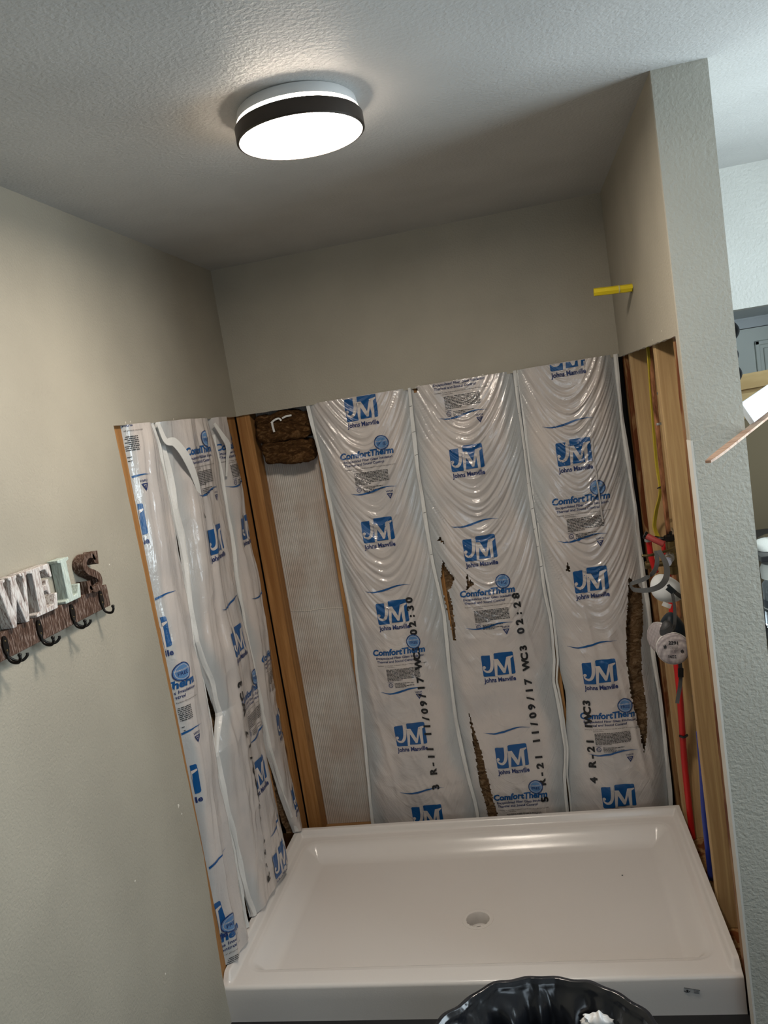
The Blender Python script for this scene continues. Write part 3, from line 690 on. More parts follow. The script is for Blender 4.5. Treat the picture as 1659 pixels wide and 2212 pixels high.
tC, PC, EC = make_bag('left', 'slim insulation bag squeezed against the corner stud on the left wall', lBC, [(1.87, -.115), (1.5, -.112), (1.15, -.104), (.9, -.110), (.5, -.112), (.15, -.112), (0, -.112)], 0.150, 1.862, 0.022, 'fold', L, seed=57, group=GB, base=-0.002)
# --- loose brown batts at the top of the empty bay
def wool_block(name, label, c, sx, sy, sz, seed, m):
    n = 26; V = []; F = []; rs = np.random.RandomState(seed)
    bm = bmesh.new(); bmesh.ops.create_cube(bm, size=1.0); bmesh.ops.subdivide_edges(bm, edges=bm.edges[:], cuts=22, use_grid_fill=True)
    P = np.array([v.co[:] for v in bm.verts]); p = P*2
    ln = (np.abs(p)**6).sum(1)**(1/6); q = p/ln[:, None]*0.5
    q = q*np.array([sx, sy, sz]); nn = p/np.linalg.norm(p, axis=1)[:, None]
    w = 0.016*(vn(q[:, 0]*22+seed, q[:, 2]*30+q[:, 1]*20, 19)-0.5)+0.010*(vn(q[:, 0]*60, q[:, 2]*80+q[:, 1]*60+seed, 20)-0.5)
    q = q+nn*w[:, None]+np.array(c); q[:, 2] -= 0.03*(q[:, 0]-c[0])
    for v, k in zip(bm.verts, q): v.co = k
    me = bpy.data.meshes.new(name); lo = q.min(0); hi = q.max(0); og = Vector(((lo[0]+hi[0])/2, (lo[1]+hi[1])/2, lo[2]))
    for v in bm.verts: v.co -= og
    bm.to_mesh(me); bm.free(); me.materials.append(m); me.polygons.foreach_set('use_smooth', [True]*len(me.polygons))
    o = bpy.data.objects.new(name, me); o.location = og; COL.objects.link(o); return tag(o, label, 'insulation batt')
wool_block('loose_batt', 'upper loose brown batt stuffed under the cut drywall beside the corner studs', (0.178, 0.045, 1.79), 0.226, 0.09, 0.115, 2, M_WOOLD)
wool_block('loose_batt', 'lower loose brown batt hanging below the upper one', (0.188, 0.042, 1.688), 0.214, 0.10, 0.090, 5, M_WOOLD)
V, F = merge([ribbonv([(0.150, -0.012, 1.775), (0.148, -0.014, 1.80), (0.147, -0.010, 1.812)], (1, 0, 0), 0.008, 0.002), ribbonv([(0.143, -0.012, 1.812), (0.16, -0.013, 1.822), (0.178, -0.012, 1.825), (0.186, -0.01, 1.815)], (0, 0, 1), 0.007, 0.002), ribbonv([(0.192, -0.012, 1.824), (0.21, -0.013, 1.829), (0.232, -0.012, 1.83)], (0, 0, 1), 0.007, 0.002)])
tag(mesh('plastic_scrap', V, F, M_FLANGE), 'torn white plastic shreds clinging to the upper loose brown batt', 'plastic scrap')

# ================================================================== SHOWER PAN
def shower_pan():
    t = thing('shower_pan', 'large white acrylic shower pan with centre drain on the floor between the open walls', 'shower pan', (0.75, -0.56, 0))
    x0, x1, y0, y1 = -0.0105, 1.5125, -1.0, -0.125
    xs = np.unique(np.concatenate([np.linspace(x0, x0+0.2, 60), np.linspace(x0+0.2, x1-0.2, 130), np.linspace(x1-0.2, x1, 60)]))
    ys = np.unique(np.concatenate([np.linspace(y0+0.012, y0+0.2, 60), np.linspace(y0+0.2, y1-0.2, 60), np.linspace(y1-0.2, y1, 60)]))
    Y, X = np.meshgrid(ys, xs, indexing='ij')
    bx0, bx1, by0, by1, r = 0.045, 1.457, -0.930, -0.190, 0.055
    qx = np.abs(X-(bx0+bx1)/2)-((bx1-bx0)/2-r); qy = np.abs(Y-(by0+by1)/2)-((by1-by0)/2-r)
    # front corners of the basin are tighter
    dd = -(np.minimum(np.maximum(qx, qy), 0)+np.sqrt(np.maximum(qx, 0)**2+np.maximum(qy, 0)**2)-r)
    def prof(d): return 0.060+0.058*(1-ss(d, 0.0, 0.085))**1.25
    floor_z = 0.004*np.clip(np.hypot(X-0.757, Y+0.632)/0.6, 0, 1)
    Z = np.where(dd > 0, prof(dd)+floor_z*ss(dd, 0, 0.1), 0.120)
    Z = np.where(dd <= 0, 0.120-0.002*ss(dd, -0.006, 0), Z)
    e = np.minimum(np.minimum(X-x0, x1-X), y1-Y)
    fl = 0.026*(1-ss(e, 0.016, 0.030))*ss(Y, -0.992, -0.955)
    Z = Z+fl
    V = np.stack([X, Y, Z], -1); ny, nx = X.shape
    # rounded threshold + front face rows
    rows = []
    for k in range(8):
        a = PI/2*k/7; yy = y0+0.012-0.012*math.sin(a); zz = -0.012+0.012*math.cos(a)
        q = V[0].copy(); q[:, 1] = yy; q[:, 2] = q[:, 2]+zz; rows.append(q)
    for zf, yo in ((0.07, 0.0), (0.012, 0.003), (0.0, 0.003)):
        q = V[0].copy(); q[:, 1] = y0+yo; q[:, 2] = zf; rows.append(q)
    V = np.concatenate([np.array(rows[::-1]), V], 0); ny = V.shape[0]
    bk = V[-1].copy(); bk[:, 2] = 0.0; V = np.concatenate([V, bk[None]], 0); ny += 1
    l = V[:, :1].copy(); l[:, :, 2] = 0; rr_ = V[:, -1:].copy(); rr_[:, :, 2] = 0
    V = np.concatenate([l, V, rr_], 1); nx += 2
    I = np.arange(ny*nx).reshape(ny, nx); F = np.stack([I[:-1, :-1], I[:-1, 1:], I[1:, 1:], I[1:, :-1]], -1).reshape(-1, 4)
    P = V.reshape(-1, 3); c = P[F].mean(1); F = F[np.hypot(c[:, 0]-0.757, c[:, 1]+0.632) > 0.042]
    o = mesh('basin', P, F.tolist(), M_PAN, t, None, True); e = o.modifiers.new('es', 'EDGE_SPLIT'); e.split_angle = 1.0
    dr = lathe('drain_ring', [(0.053, -0.002), (0.053, 0.0012), (0.050, 0.002), (0.040, 0.0005), (0.038, -0.002), (0.0375, -0.042), (0.034, -0.046), (0.030, -0.046), (0.030, -0.056)], (0.757, -0.632, 0.0605), M_PAN, t)
    lathe('drain_shade', [(0.030, -0.050), (0.001, -0.051)], (0.757, -0.632, 0.0605), M_OSB, dr)  # dark disc paints the shade at the bottom of the drain
    # sticker on the front
    s = mesh('sticker', [(1.352, -1.0012, 0.0885), (1.394, -1.0012, 0.0795), (1.392, -1.0012, 0.0665), (1.350, -1.0012, 0.0745)], [(0, 1, 2, 3)], mat('sticker_film', (0.46, 0.46, 0.46), 0.3), t)
    parts = [ribbonv([(1.352, -1.0018, 0.088), (1.373, -1.0018, 0.0838), (1.394, -1.0018, 0.079)], (0, 0, 1), 0.001, 0.0003),
             ribbonv([(1.352, -1.002, 0.0795), (1.355, -1.002, 0.0757), (1.360, -1.002, 0.0745), (1.365, -1.002, 0.0757), (1.368, -1.002, 0.0785)], (0, 0, 1), 0.0016, 0.0003)]
    for a in (-0.9, -0.45, 0, 0.45, 0.9): parts.append(ribbonv([(1.360, -1.0021, 0.0765), (1.360+0.005*math.sin(a), -1.0021, 0.0765+0.006*math.cos(a))], (1, 0, 0), [0.0022, 0.0006], 0.0003))
    for i in range(4): parts.append(ribbonv([(1.377, -1.002, 0.0795-i*0.0026), (1.390, -1.002, 0.0772-i*0.0026)], (0, 0, 1), 0.0006, 0.0002))
    V, F = merge(parts); mesh('sticker_print', V, F, M_INK, s)
    return t
shower_pan()
tag(mesh('debris_speck', *lathev([(0.0001, 0), (0.003, 0.001), (0.0001, 0.003)], (1.255, -0.43, 0.0645), seg=7), M_INK), 'tiny dark speck on the pan floor right of the drain', 'debris')
tag(mesh('debris_speck', *tubev([(0.205, -0.905, 0.0665), (0.208, -0.898, 0.067)], 0.0012, seg=6), M_INK), 'tiny dark splinter in the front left of the pan', 'debris')

# ================================================================== CEILING LIGHT
def ceiling_light():
    c = (0.745, -1.368, HC); t = thing('ceiling_light', 'round flush ceiling light with a dark rim, switched on', 'ceiling light', c)
    lathe('base', [(0.005, -0.0005), (0.122, -0.0005), (0.126, -0.004), (0.130, -0.024), (0.02, -0.024)], c, M_WHITEP, t, seg=72)
    lathe('light_band', [(0.119, -0.0235), (0.119, -0.0335)], c, M_BAND, t, seg=72)
    lathe('rim', [(0.05, -0.033), (0.134, -0.033), (0.1365, -0.036), (0.1365, -0.062), (0.134, -0.0645), (0.1310, -0.0645), (0.1310, -0.055)], c, M_TRIM, t, seg=72)
    lathe('diffuser', [(0.1310, -0.0625), (0.125, -0.0650), (0.10, -0.0658), (0.05, -0.0662), (0.0005, -0.0664)], c, M_GLOW, t, seg=72)
ceiling_light()

# ================================================================== YELLOW STUB, PIPES
V, F = merge([tubev([(1.507, -0.494, 2.038), (1.45, -0.494, 2.041), (1.391, -0.494, 2.0445)], 0.0125, seg=7, sm=1)])
t = thing('yellow_stub', 'yellow plastic stub sticking out of the wing wall above the cut-out', 'pipe stub', (1.506, -0.494, 2.04))
mesh('tube', V, F, M_YEL, t)
V, F = tubev([(1.468, -0.494, 2.0401), (1.464, -0.494, 2.0403)], 0.0129, seg=14, sm=1); mesh('collar_line', V, F, mat('pale_yellow', (0.6, 0.52, 0.2), 0.6), t)
V, F = tubev([(1.5062, -0.494, 2.0378), (1.5055, -0.494, 2.038)], 0.0165, seg=12, sm=1); mesh('wall_hole', V, F, M_BLACK, t)
cp = thing('copper_pipe', 'tall copper pipe rising inside the wing wall', 'pipe', (1.56, -0.32, 1.2))
tube('pipe', [(1.556, -0.375, 2.1), (1.556, -0.370, 1.847), (1.556, -0.347, 1.628), (1.556, -0.330, 1.425), (1.558, -0.308, 1.225)], 0.0085, M_COP, cp)
for z in (1.70, 1.60): lathe('solder_mark', [(0.0087, 0), (0.0092, 0.004), (0.0087, 0.008)], (1.56, -0.348, z), M_STEEL, cp)
yc = thing('yellow_cable', 'flat yellow electrical cable stapled to the stud left of the copper pipe', 'cable', (1.545, -0.19, 1.17))
V, F = ribbonv([(1.548, -.40, 2.0), (1.548, -.382, 1.842), (1.548, -.354, 1.737), (1.548, -.325, 1.63), (1.548, -.291, 1.471), (1.548, -.302, 1.377), (1.538, -.235, 1.30), (1.530, -.205, 1.235), (1.545, -.20, 1.18)], (0.6, 0.3, 0), [0.009]*6+[0.013]*3, 0.005)
mesh('cable', V, F, M_YELC, yc)
V, F = ribbonv([(1.538, -.308, 1.386), (1.549, -.31, 1.390), (1.560, -.308, 1.392)], (0, 0, 1), 0.004, 0.002); mesh('cable_staple', V, F, M_BLACK, yc)
tube('red_pipe', [(1.552, -0.23, 1.20), (1.553, -0.24, 1.0), (1.545, -.245, .817), (1.543, -.255, .70), (1.541, -.260, .638), (1.540, -.229, .484), (1.540, -.19, .321), (1.540, -.18, .10), (1.54, -.18, 0.04)], 0.0115, M_RED)
tag(bpy.data.objects['red_pipe'], 'red plastic water pipe running down the wing wall to the floor', 'pipe')
V, F = ribbonv([(1.527, -.232, .470), (1.541, -.2425, .468), (1.556, -.235, .472)], (0, 0, 1), 0.008, 0.004)
tag(mesh('pipe_strap', V, F, M_BLACK), 'black strap around the red pipe low in the wing wall', 'pipe strap')
tube('blue_pipe', [(1.552, -.50, 0.60), (1.550, -.485, .45), (1.545, -.468, .31), (1.545, -.459, .188), (1.545, -.451, .05)], 0.010, M_BLUEP)
tag(bpy.data.objects['blue_pipe'], 'blue plastic water pipe low in the wing wall beside the shower pan', 'pipe')
br = ribbonv([(1.600, -.132, 1.33), (1.592, -.138, 1.29), (1.585, -.142, 1.245), (1.588, -.17, 1.215), (1.59, -.24, 1.20)], [(1, -0.2, 0), (1, -0.2, 0), (1, -0.2, 0), (0.3, 0, 1), (0, 0, 1)], 0.022, 0.002)
t = thing('perforated_bracket', 'perforated metal pipe bracket screwed behind the copper pipe', 'bracket', (1.59, -.14, 1.2))
mesh('strap', *br, M_STEEL, t)
for z, y, x in ((1.315, -.137, 1.596), (1.29, -.14, 1.592), (1.265, -.143, 1.588)): lathe('hole', [(0.0045, 0), (0.0005, 0.0003)], (x, y-0.001, z), M_BLACK, t, axis=(0, -1, 0), seg=12)
# valve
vt = thing('shower_valve', 'brass and black shower valve body at the foot of the copper pipe', 'valve', (1.56, -0.31, 1.09))
lathe('union_nut', [(0.001, 0), (0.019, 0), (0.019, 0.016), (0.010, 0.018), (0.010, 0.03)], (1.56, -0.308, 1.205), M_BLACKM, vt, seg=8, smooth=False)
lathe('body', [(0.010, 0), (0.017, 0.004), (0.017, 0.03), (0.022, 0.034), (0.022, 0.07), (0.016, 0.076), (0.016, 0.115), (0.011, 0.12)], (1.56, -0.308, 1.085), M_BRASS, vt)
lathe('cartridge_stem', [(0.016, 0), (0.016, 0.02), (0.013, 0.022), (0.013, 0.045), (0.001, 0.046)], (1.553, -0.318, 1.15), M_STEEL, vt, axis=(-0.3, -0.9, -0.1))
lathe('stem_cap', [(0.0135, 0), (0.0135, 0.02), (0.001, 0.021)], (1.540, -0.355, 1.145), mat('pale_blue_cap', (0.42, 0.46, 0.58), 0.5), vt, axis=(-0.3, -0.9, -0.1))
lathe('inlet', [(0.010, -0.06), (0.014, -0.058), (0.014, -0.03), (0.010, -0.026), (0.010, 0.04)], (1.53, -0.30, 1.125), M_BRASS, vt, axis=(1, 0, 0))
tube('lower_pipe', [(1.56, -.308, 1.09), (1.56, -.31, 1.02), (1.562, -.312, 0.93)], 0.0085, M_COP, vt)
tube('inlet_elbow', [(1.515, -.29, 1.215), (1.53, -.30, 1.212), (1.55, -.305, 1.21)], 0.007, M_BLACKM, vt)
rt_ = thing('pipe_elbow', 'faded red pipe elbow jutting left of the valve above the respirator straps', 'pipe fitting', (1.487, -.35, 1.20))
tube('sleeve', [(1.478, -.36, 1.240), (1.500, -.375, 1.226), (1.528, -.385, 1.208)], 0.0105, M_REDF, rt_)
lathe('end_cap', [(0.0005, -0.002), (0.0125, -0.002), (0.0125, 0.006), (0.0105, 0.007)], (1.474, -.358, 1.243), M_BLACKM, rt_, axis=(0.8, -0.1, -0.5))
tube('stub_pipe', [(1.487, -.33, 1.232), (1.489, -.325, 1.20), (1.492, -.32, 1.15), (1.502, -.315, 1.10)], 0.0100, M_RED, rt_)
lathe('collar', [(0.0105, 0), (0.0125, 0.002), (0.0125, 0.008), (0.0105, 0.01)], (1.487, -.328, 1.212), M_STEEL, rt_)
tag(tube('wood_peg', [(1.427, -.60, 1.2255), (1.46, -.595, 1.224), (1.525, -.55, 1.225), (1.56, -.50, 1.228)], 0.0045, M_BRASS), 'thin brass rod above the respirator that its straps hang from', 'rod')
bpy.data.objects['wood_peg'].name = 'hanging_rod'

# ================================================================== RESPIRATOR
rs_ = thing('respirator', 'half-mask respirator with two round pink-grey filters hanging on its grey straps', 'respirator', (1.48, -0.6, 0.89))
AX = Vector((-0.06, -1, 0.12)).normalized()
def filt(c, ax, nm):
    f = lathe(nm, [(0.0005, 0.012), (0.030, 0.0115), (0.045, 0.009), (0.0485, 0.005), (0.0490, 0.0), (0.0485, -0.006), (0.040, -0.010), (0.018, -0.012)], c, M_FILT, rs_, axis=ax, seg=44)
    V, F = lathev([(0.0480, 0.0055), (0.0500, 0.002), (0.0500, -0.001), (0.0480, -0.004)], c, ax, 44); mesh('filter_rim', V, F, M_FLANGE, f, None, True)
    return f
f1 = filt((1.481, -0.635, 0.935), AX, 'filter_disc')
AX2 = Vector((-0.75, -0.55, 0.1)).normalized(); f2 = filt((1.452, -0.590, 0.958), AX2, 'filter_disc')
def face_text(s, h, cx, cz, rot, f, axis, c, bold=0.02, lift=0.0135):
    V, F = text_mesh(s, bold); V = V*h; cs, sn = math.cos(rot), math.sin(rot); V = V@np.array([[cs, sn], [-sn, cs]])+np.array([cx, cz])
    a = axis.normalized(); xr = Vector((0, 0, 1)).cross(a)*-1; xr = (-a).cross(Vector((0, 0, 1))).normalized(); zr = xr.cross(-a).normalized()
    P = [tuple(Vector(c)+xr*v[0]+zr*v[1]+a*lift) for v in V]; return P, F
pp = [face_text('2291', 0.015, 0.002, 0.014, -0.12, f1, AX, (1.481, -.635, .935)), face_text('2291', 0.0125, -0.006, -0.018, PI-0.1, f1, AX, (1.481, -.635, .935))]
for i in range(4): pp.append(face_text('P100 NIOSH', 0.0042, 0.002, 0.005-i*0.005, -0.1, f1, AX, (1.481, -.635, .935), 0.0))
for a, b in ((-0.022, 0.006), (0.026, -0.012)): pp.append(face_text('#', 0.014, a, b, 0.4, f1, AX, (1.481, -.635, .935), 0.04))
V, F = merge(pp); mesh('filter_print', V, F, M_INK, f1)
# face piece
def blob(name, c, rad, m, parent, fn, n=26):
    V = []; F = []
    for i in range(n+1):
        th = PI*i/n
        for k in range(2*n):
            ph = PI*k/n; p = Vector((math.sin(th)*math.cos(ph), math.sin(th)*math.sin(ph), math.cos(th))); q = fn(p); V.append((c[0]+q[0]*rad[0], c[1]+q[1]*rad[1], c[2]+q[2]*rad[2]))
    for i in range(n):
        for k in range(2*n): F.append((i*2*n+k, i*2*n+(k+1) % (2*n), (i+1)*2*n+(k+1) % (2*n), (i+1)*2*n+k))
    return mesh(name, V, F, m, parent, None, True)
blob('face_piece', (1.492, -0.575, 0.975), (0.043, 0.036, 0.056), M_SIL, rs_, lambda p: (p.x*(1-0.38*max(p.z, 0)+0.06*abs(p.z)), p.y, p.z*(1.0+0.05*p.x)))
blob('nose_shell', (1.476, -0.603, 0.985), (0.024, 0.02, 0.030), M_RUB, rs_, lambda p: (p.x*(1-0.3*p.z), p.y, p.z))
V, F = ribbonv([(1.452, -0.63, 0.985), (1.468, -0.632, 0.988), (1.486, -0.63, 0.999)], (0, 0, 1), 0.020, 0.004); mesh('yoke', V, F, M_RUB, rs_)
# straps
V, F = merge([
 ribbonv([(1.470, -.60, 1.236), (1.468, -.612, 1.205), (1.453, -.628, 1.178), (1.420, -.64, 1.162), (1.386, -.635, 1.152), (1.379, -.62, 1.143)], [(1, 0, 0.3), (1, 0, -0.1), (.5, .1, -.8), (0, .3, 1), (0, .3, 1), (0, .3, 1)], [0.012, 0.013, 0.014, 0.013, 0.012, 0.012], 0.002),
 ribbonv([(1.379, -.62, 1.143), (1.388, -.652, 1.135), (1.430, -.668, 1.134), (1.466, -.665, 1.145), (1.486, -.65, 1.170), (1.488, -.635, 1.205), (1.476, -.61, 1.238)], [(0, .2, 1), (0, .2, 1), (0, .2, 1), (-.6, 0, .8), (-1, 0, 0.1), (-1, 0, 0.1), (-1, 0, -0.2)], [0.012, 0.013, 0.015, 0.018, 0.018, 0.016, 0.014], 0.002)])
mesh('head_cradle', V, F, M_STRAP, rs_)
V, F = ribbonv([(1.486, -.652, 1.140), (1.495, -.655, 1.107), (1.496, -.655, 1.060), (1.492, -.655, 1.020), (1.487, -.645, 0.998)], (1, 0, 0), 0.009, 0.0018); mesh('strap', V, F, M_STRAP, rs_)
V, F = ribbonv([(1.488, -.645, 1.132), (1.512, -.635, 1.103), (1.535, -.62, 1.078), (1.546, -.6, 1.05)], (0.5, 0, 0.6), 0.012, 0.0018); mesh('strap', V, F, M_STRAP, rs_)
mesh('buckle', *ribbonv([(1.483, -.657, 1.132), (1.502, -.652, 1.112)], (0.6, 0, 0.8), 0.017, 0.005), M_SIL, rs_)
V, F = ribbonv([(1.503, -.60, .895), (1.500, -.61, .860), (1.497, -.612, .830), (1.492, -.61, .80), (1.482, -.615, .768), (1.477, -.62, .752)], (1, 0, 0.1), 0.0115, 0.0018); mesh('lower_strap', V, F, M_STRAP, rs_)
mesh('buckle', *ribbonv([(1.500, -.615, .862), (1.497, -.616, .834)], (1, 0, 0.1), 0.016, 0.005), M_BLACK, rs_)
# white dust mask behind
dm = thing('dust_mask', 'white cup dust mask hanging behind the grey respirator straps', 'dust mask', (1.50, -0.50, 1.03))
blob('cup', (1.505, -0.50, 1.088), (0.052, 0.045, 0.045), M_MASK, dm, lambda p: (p.x, p.y*(0.5 if p.y > 0 else 1.0), p.z*(1-0.2*p.x)+0.20*abs(p.x)**2*(-1 if p.x < 0 else 0)-0.35*p.x))
mesh('tab', *ribbonv([(1.478, -.55, 1.055), (1.49, -.551, 1.048), (1.502, -.55, 1.042)], (0.2, 0, 1), 0.014, 0.003), M_WHITEP, dm)
kn = blob('dark_plug', (1.570, -0.42, 0.69), (0.014, 0.012, 0.014), M_SIL, None, lambda p: p); tag(kn, 'small dark rounded plug peeking out left of the pale stud', 'plug')

# ================================================================== TOWELS SIGN
def glyph(ch):
    if ch == 'L': return [(0, 0), (.78, 0), (.86, .32), (.78, .32), (.64, .12), (.42, .10), (.42, .91), (.56, .94), (.56, 1), (0, 1), (0, .94), (.15, .91), (.15, .09), (0, .06)]
    if ch == 'E': return [(0, 0), (.80, 0), (.88, .33), (.80, .33), (.66, .12), (.42, .10), (.42, .46), (.52, .46), (.58, .36), (.66, .36), (.66, .68), (.58, .68), (.52, .58), (.42, .58), (.42, .90), (.62, .90), (.74, .70), (.82, .70), (.80, 1), (0, 1), (0, .94), (.15, .91), (.15, .09), (0, .06)]
    if ch == 'W': return [(.30, 0), (.44, 0), (.66, .52), (.84, 0), (.98, 0), (1.22, .92), (1.32, .95), (1.32, 1), (.96, 1), (.96, .95), (1.07, .92), (.95, .38), (.78, .92), (.84, .95), (.84, 1), (.50, 1), (.50, .95), (.56, .92), (.44, .38), (.27, .92), (.37, .95), (.37, 1), (-.05, 1), (-.05, .95), (.05, .92)]
    if ch == 'T': return [(.25, 0), (.65, 0), (.65, .06), (.56, .09), (.56, .88), (.72, .86), (.82, .70), (.9, .70), (.88, 1), (.02, 1), (0, .70), (.08, .70), (.18, .86), (.34, .88), (.34, .09), (.25, .06)]
def towel_sign():
    t = thing('towel_sign', 'weathered wooden towel sign with cut-out letters and black hooks, on the left wall', 'towel rack', (0.0, -1.6, 1.40))
    box('board', (0.0, 0.020, -1.99, -1.236, 1.399, 1.455), M_RUST, t, 0.0015)
    lets = [('T', -1.935, 0.105, M_WASH), ('W', -1.664, 0.105, M_WASH), ('E', -1.556, 0.105, M_WASH), ('L', -1.440, 0.104, M_MINT)]
    for ch, y, h, m in lets:
        P = [(y+a*h*(0.98 if ch == 'E' else 0.80), 1.4555+b*h) for a, b in glyph(ch)]; o = prism('letter_'+ch.lower(), P, 0, 0.030, 0.0015, [m], t); bev(o, 0.0012, 1)
    # O
    O = [(-1.775+0.048*math.cos(a), 1.508+0.052*math.sin(a)) for a in [2*PI*i/36 for i in range(36)]]; I_ = [(-1.775+0.026*math.cos(a), 1.508+0.034*math.sin(a)) for a in [2*PI*i/36 for i in range(36)]]
    V = [(0.03, *p) for p in O]+[(0.03, *p) for p in I_]+[(0.0015, *p) for p in O]+[(0.0015, *p) for p in I_]; n = 36
    F = []
    for i in range(n):
        j = (i+1) % n; F += [(i, j, n+j, n+i), (i, 2*n+i, 2*n+j, j), (n+i, n+j, 3*n+j, 3*n+i)]
    mesh('letter_o', V, F, M_MINT, t)
    SV, SF = stroke([(.60, .80), (.50, .93), (.33, .965), (.15, .88), (.10, .72), (.22, .57), (.42, .46), (.60, .33), (.62, .16), (.46, .03), (.28, .04), (.12, .16)], [.06, .12, .13, .16, .18, .19, .20, .19, .17, .14, .12, .08], 6)
    n = len(SV)//2; h = 0.092; y0, zz = -1.342, 1.455
    P = [(y0+a*h*1.12, zz+b*h) for a, b in list(SV[:n])+list(SV[n:][::-1])]
    o = prism('letter_s', P, 0, 0.030, 0.0015, [M_RUST], t)
    prism('letter_s_serif', [(y0+a*h*1.12, zz+b*h) for a, b in ((.52, .74), (.70, .66), (.76, 1.02), (.60, 1.04), (.50, .96))], 0, 0.030, 0.0015, [M_RUST], o)
    prism('letter_s_serif', [(y0+a*h*1.12, zz+b*h) for a, b in ((.02, .0), (.14, .0), (.22, .06), (.18, .32), (.04, .34))], 0, 0.030, 0.0015, [M_RUST], o)
    for y in (-1.90, -1.78, -1.665, -1.545, -1.412, -1.278):
        hk = mesh('hook', *merge([tubev([(0.022, y, 1.415), (0.024, y, 1.398), (0.032, y, 1.390), (0.044, y, 1.389), (0.050, y, 1.397), (0.050, y, 1.402)], 0.0032, seg=8, sm=6),
            ] + ([tubev([(0.022, y, 1.405), (0.028, y+0.010, 1.392), (0.038, y+0.022, 1.387), (0.046, y+0.028, 1.394), (0.047, y+0.029, 1.400)], 0.003, seg=8, sm=6)] if y < -1.3 else []) +
            [lathev([(0.0005, 0.0055), (0.003, 0.005), (0.0045, 0.002), (0.003, -0.002)], (0.050, y, 1.403), (0, 0, 1), 10)]), M_BLACKM, t, None, True)
        pl = [(y+0.0085*math.cos(a), 1.427+0.021*math.sin(a)) for a in [2*PI*i/20 for i in range(20)]]
        o = prism('hook_plate', pl, 0, 0.0245, 0.0195, [M_BLACKM], hk)
        for dz in (0.010, -0.010): lathe('screw', [(0.0022, 0), (0.0015, 0.001), (0.0002, 0.0012)], (0.0245, y, 1.427+dz), M_BRASS, hk, axis=(1, 0, 0), seg=10)
towel_sign()

# ================================================================== RIGHT SIDE CLUTTER
V = []; F = []
t = thing('cardboard_box', 'tall brown cardboard box standing behind the wing wall in front of the far door', 'box', (2.15, -0.45, 0.0))
bxs = (1.70, 2.35, -0.62, -0.25, 0.0, 1.70)
boxes('carton', [(1.70, 2.35, -0.62, -0.612, 0, 1.672), (1.70, 2.35, -0.258, -0.25, 0, 1.672), (1.70, 1.708, -0.612, -0.258, 0, 1.672), (2.342, 2.35, -0.612, -0.258, 0, 1.672), (1.708, 2.342, -0.612, -0.258, 0.0, 0.01)], M_CARD, t)
mesh('flap', *ribbonv([(1.69, -0.255, 1.69), (2.0, -0.262, 1.70), (2.35, -0.262, 1.71)], (0, 0.5, 1), 0.055, 0.004), M_CARD, t)
# lath and foam slab resting on the box
a = Vector((1.489, -1.35, 1.572)); dl = Vector((1.965, -0.572, 1.6795))-a; dv = dl.normalized()
V, F = ribbonv([tuple(a), tuple(a+dl*0.1), tuple(a+dl*0.5), tuple(a+dl)], (0.85, -0.5, 0.0), [0.012, 0.020, 0.020, 0.020], 0.0055)
tag(mesh('wood_lath', V, F, M_LATH), 'thin splintered wood lath poking in front of the wing wall from the right', 'wood strip')
ld = dv.copy(); yv = Vector((-0.028, 0, 0.049)); yv = (yv-ld*yv.dot(ld)).normalized(); n_ = yv.cross(ld).normalized()
o_ = a+dl*0.366+Vector((0.0, 0.0, 0.0075))
Vv = [tuple(o_+ld*p+yv*q+n_*r) for p, q, r in ((0, 0, 0), (0.45, 0, 0), (0.45, 0.056, 0), (0.0, 0.056, 0), (0, 0, 0.0127), (0.45, 0, 0.0127), (0.45, 0.056, 0.0127), (0.0, 0.056, 0.0127))]
sf = mesh('drywall_strip', Vv, [(0, 1, 2, 3), (7, 6, 5, 4), (0, 4, 5, 1), (3, 2, 6, 7), (1, 5, 6, 2), (0, 3, 7, 4)], [M_FOAM, M_FOAME], None, [0, 0, 0, 0, 0, 1])
bev(sf, 0.001); tag(sf, 'white textured board offcut above the wood lath at the right edge', 'board offcut')
box('shade_block', (1.665, 2.30, -0.712, -0.632, 0.0, 1.60), mat('shade_brown', (0.085, 0.062, 0.03), 0.85))  # added carton, its dark colour stands for the shade below the lath
tag(bpy.data.objects['shade_block'], 'added flat carton in dark brown, standing for shade on the tall tan box', 'box')
bpy.data.objects['shade_block'].name = 'shade_carton'
# black shelf and dispensers
sh = thing('storage_shelf', 'black open shelf partly hidden behind the wing wall', 'shelf', (1.95, -0.95, 0.0))
for z in (0.55, 0.83, 1.087, 1.288): box('shelf_board', (1.648, 2.25, -1.06, -0.72, z-0.014, z), M_BLACK, sh, 0.002)
for x, y in ((1.655, -0.745), (2.235, -0.745), (2.235, -1.045), ): box('post', (x-0.008, x+0.008, y-0.008, y+0.008, 0, 1.30), M_BLACK, sh)
dp = thing('dome_lid', 'shiny clear domed lid on the top board of the black shelf', 'lid', (1.70, -0.97, 1.289))
lathe('dome', [(0.048, 0.0), (0.047, 0.012), (0.038, 0.026), (0.022, 0.034), (0.0005, 0.037)], (1.704, -0.975, 1.2885), M_CHROME, dp)
bt = thing('soap_dispenser', 'clear bottle with a white pump cap on the middle board of the black shelf', 'dispenser', (1.70, -1.0, 1.088))
lathe('bottle', [(0.0005, 0.001), (0.038, 0.001), (0.040, 0.008), (0.040, 0.115), (0.030, 0.128)], (1.702, -0.995, 1.0872), M_CLEAR, bt)
lathe('label_band', [(0.0405, 0.045), (0.0405, 0.075)], (1.702, -0.995, 1.0872), mat('slate_label', (0.06, 0.07, 0.085), 0.4), bt)
lathe('white_band', [(0.0407, 0.052), (0.0407, 0.055)], (1.702, -0.995, 1.0872), M_WHITEP, bt)
tube('dip_tube', [(1.690, -0.997, 1.10), (1.69, -0.997, 1.20)], 0.004, M_WHITEP, bt)
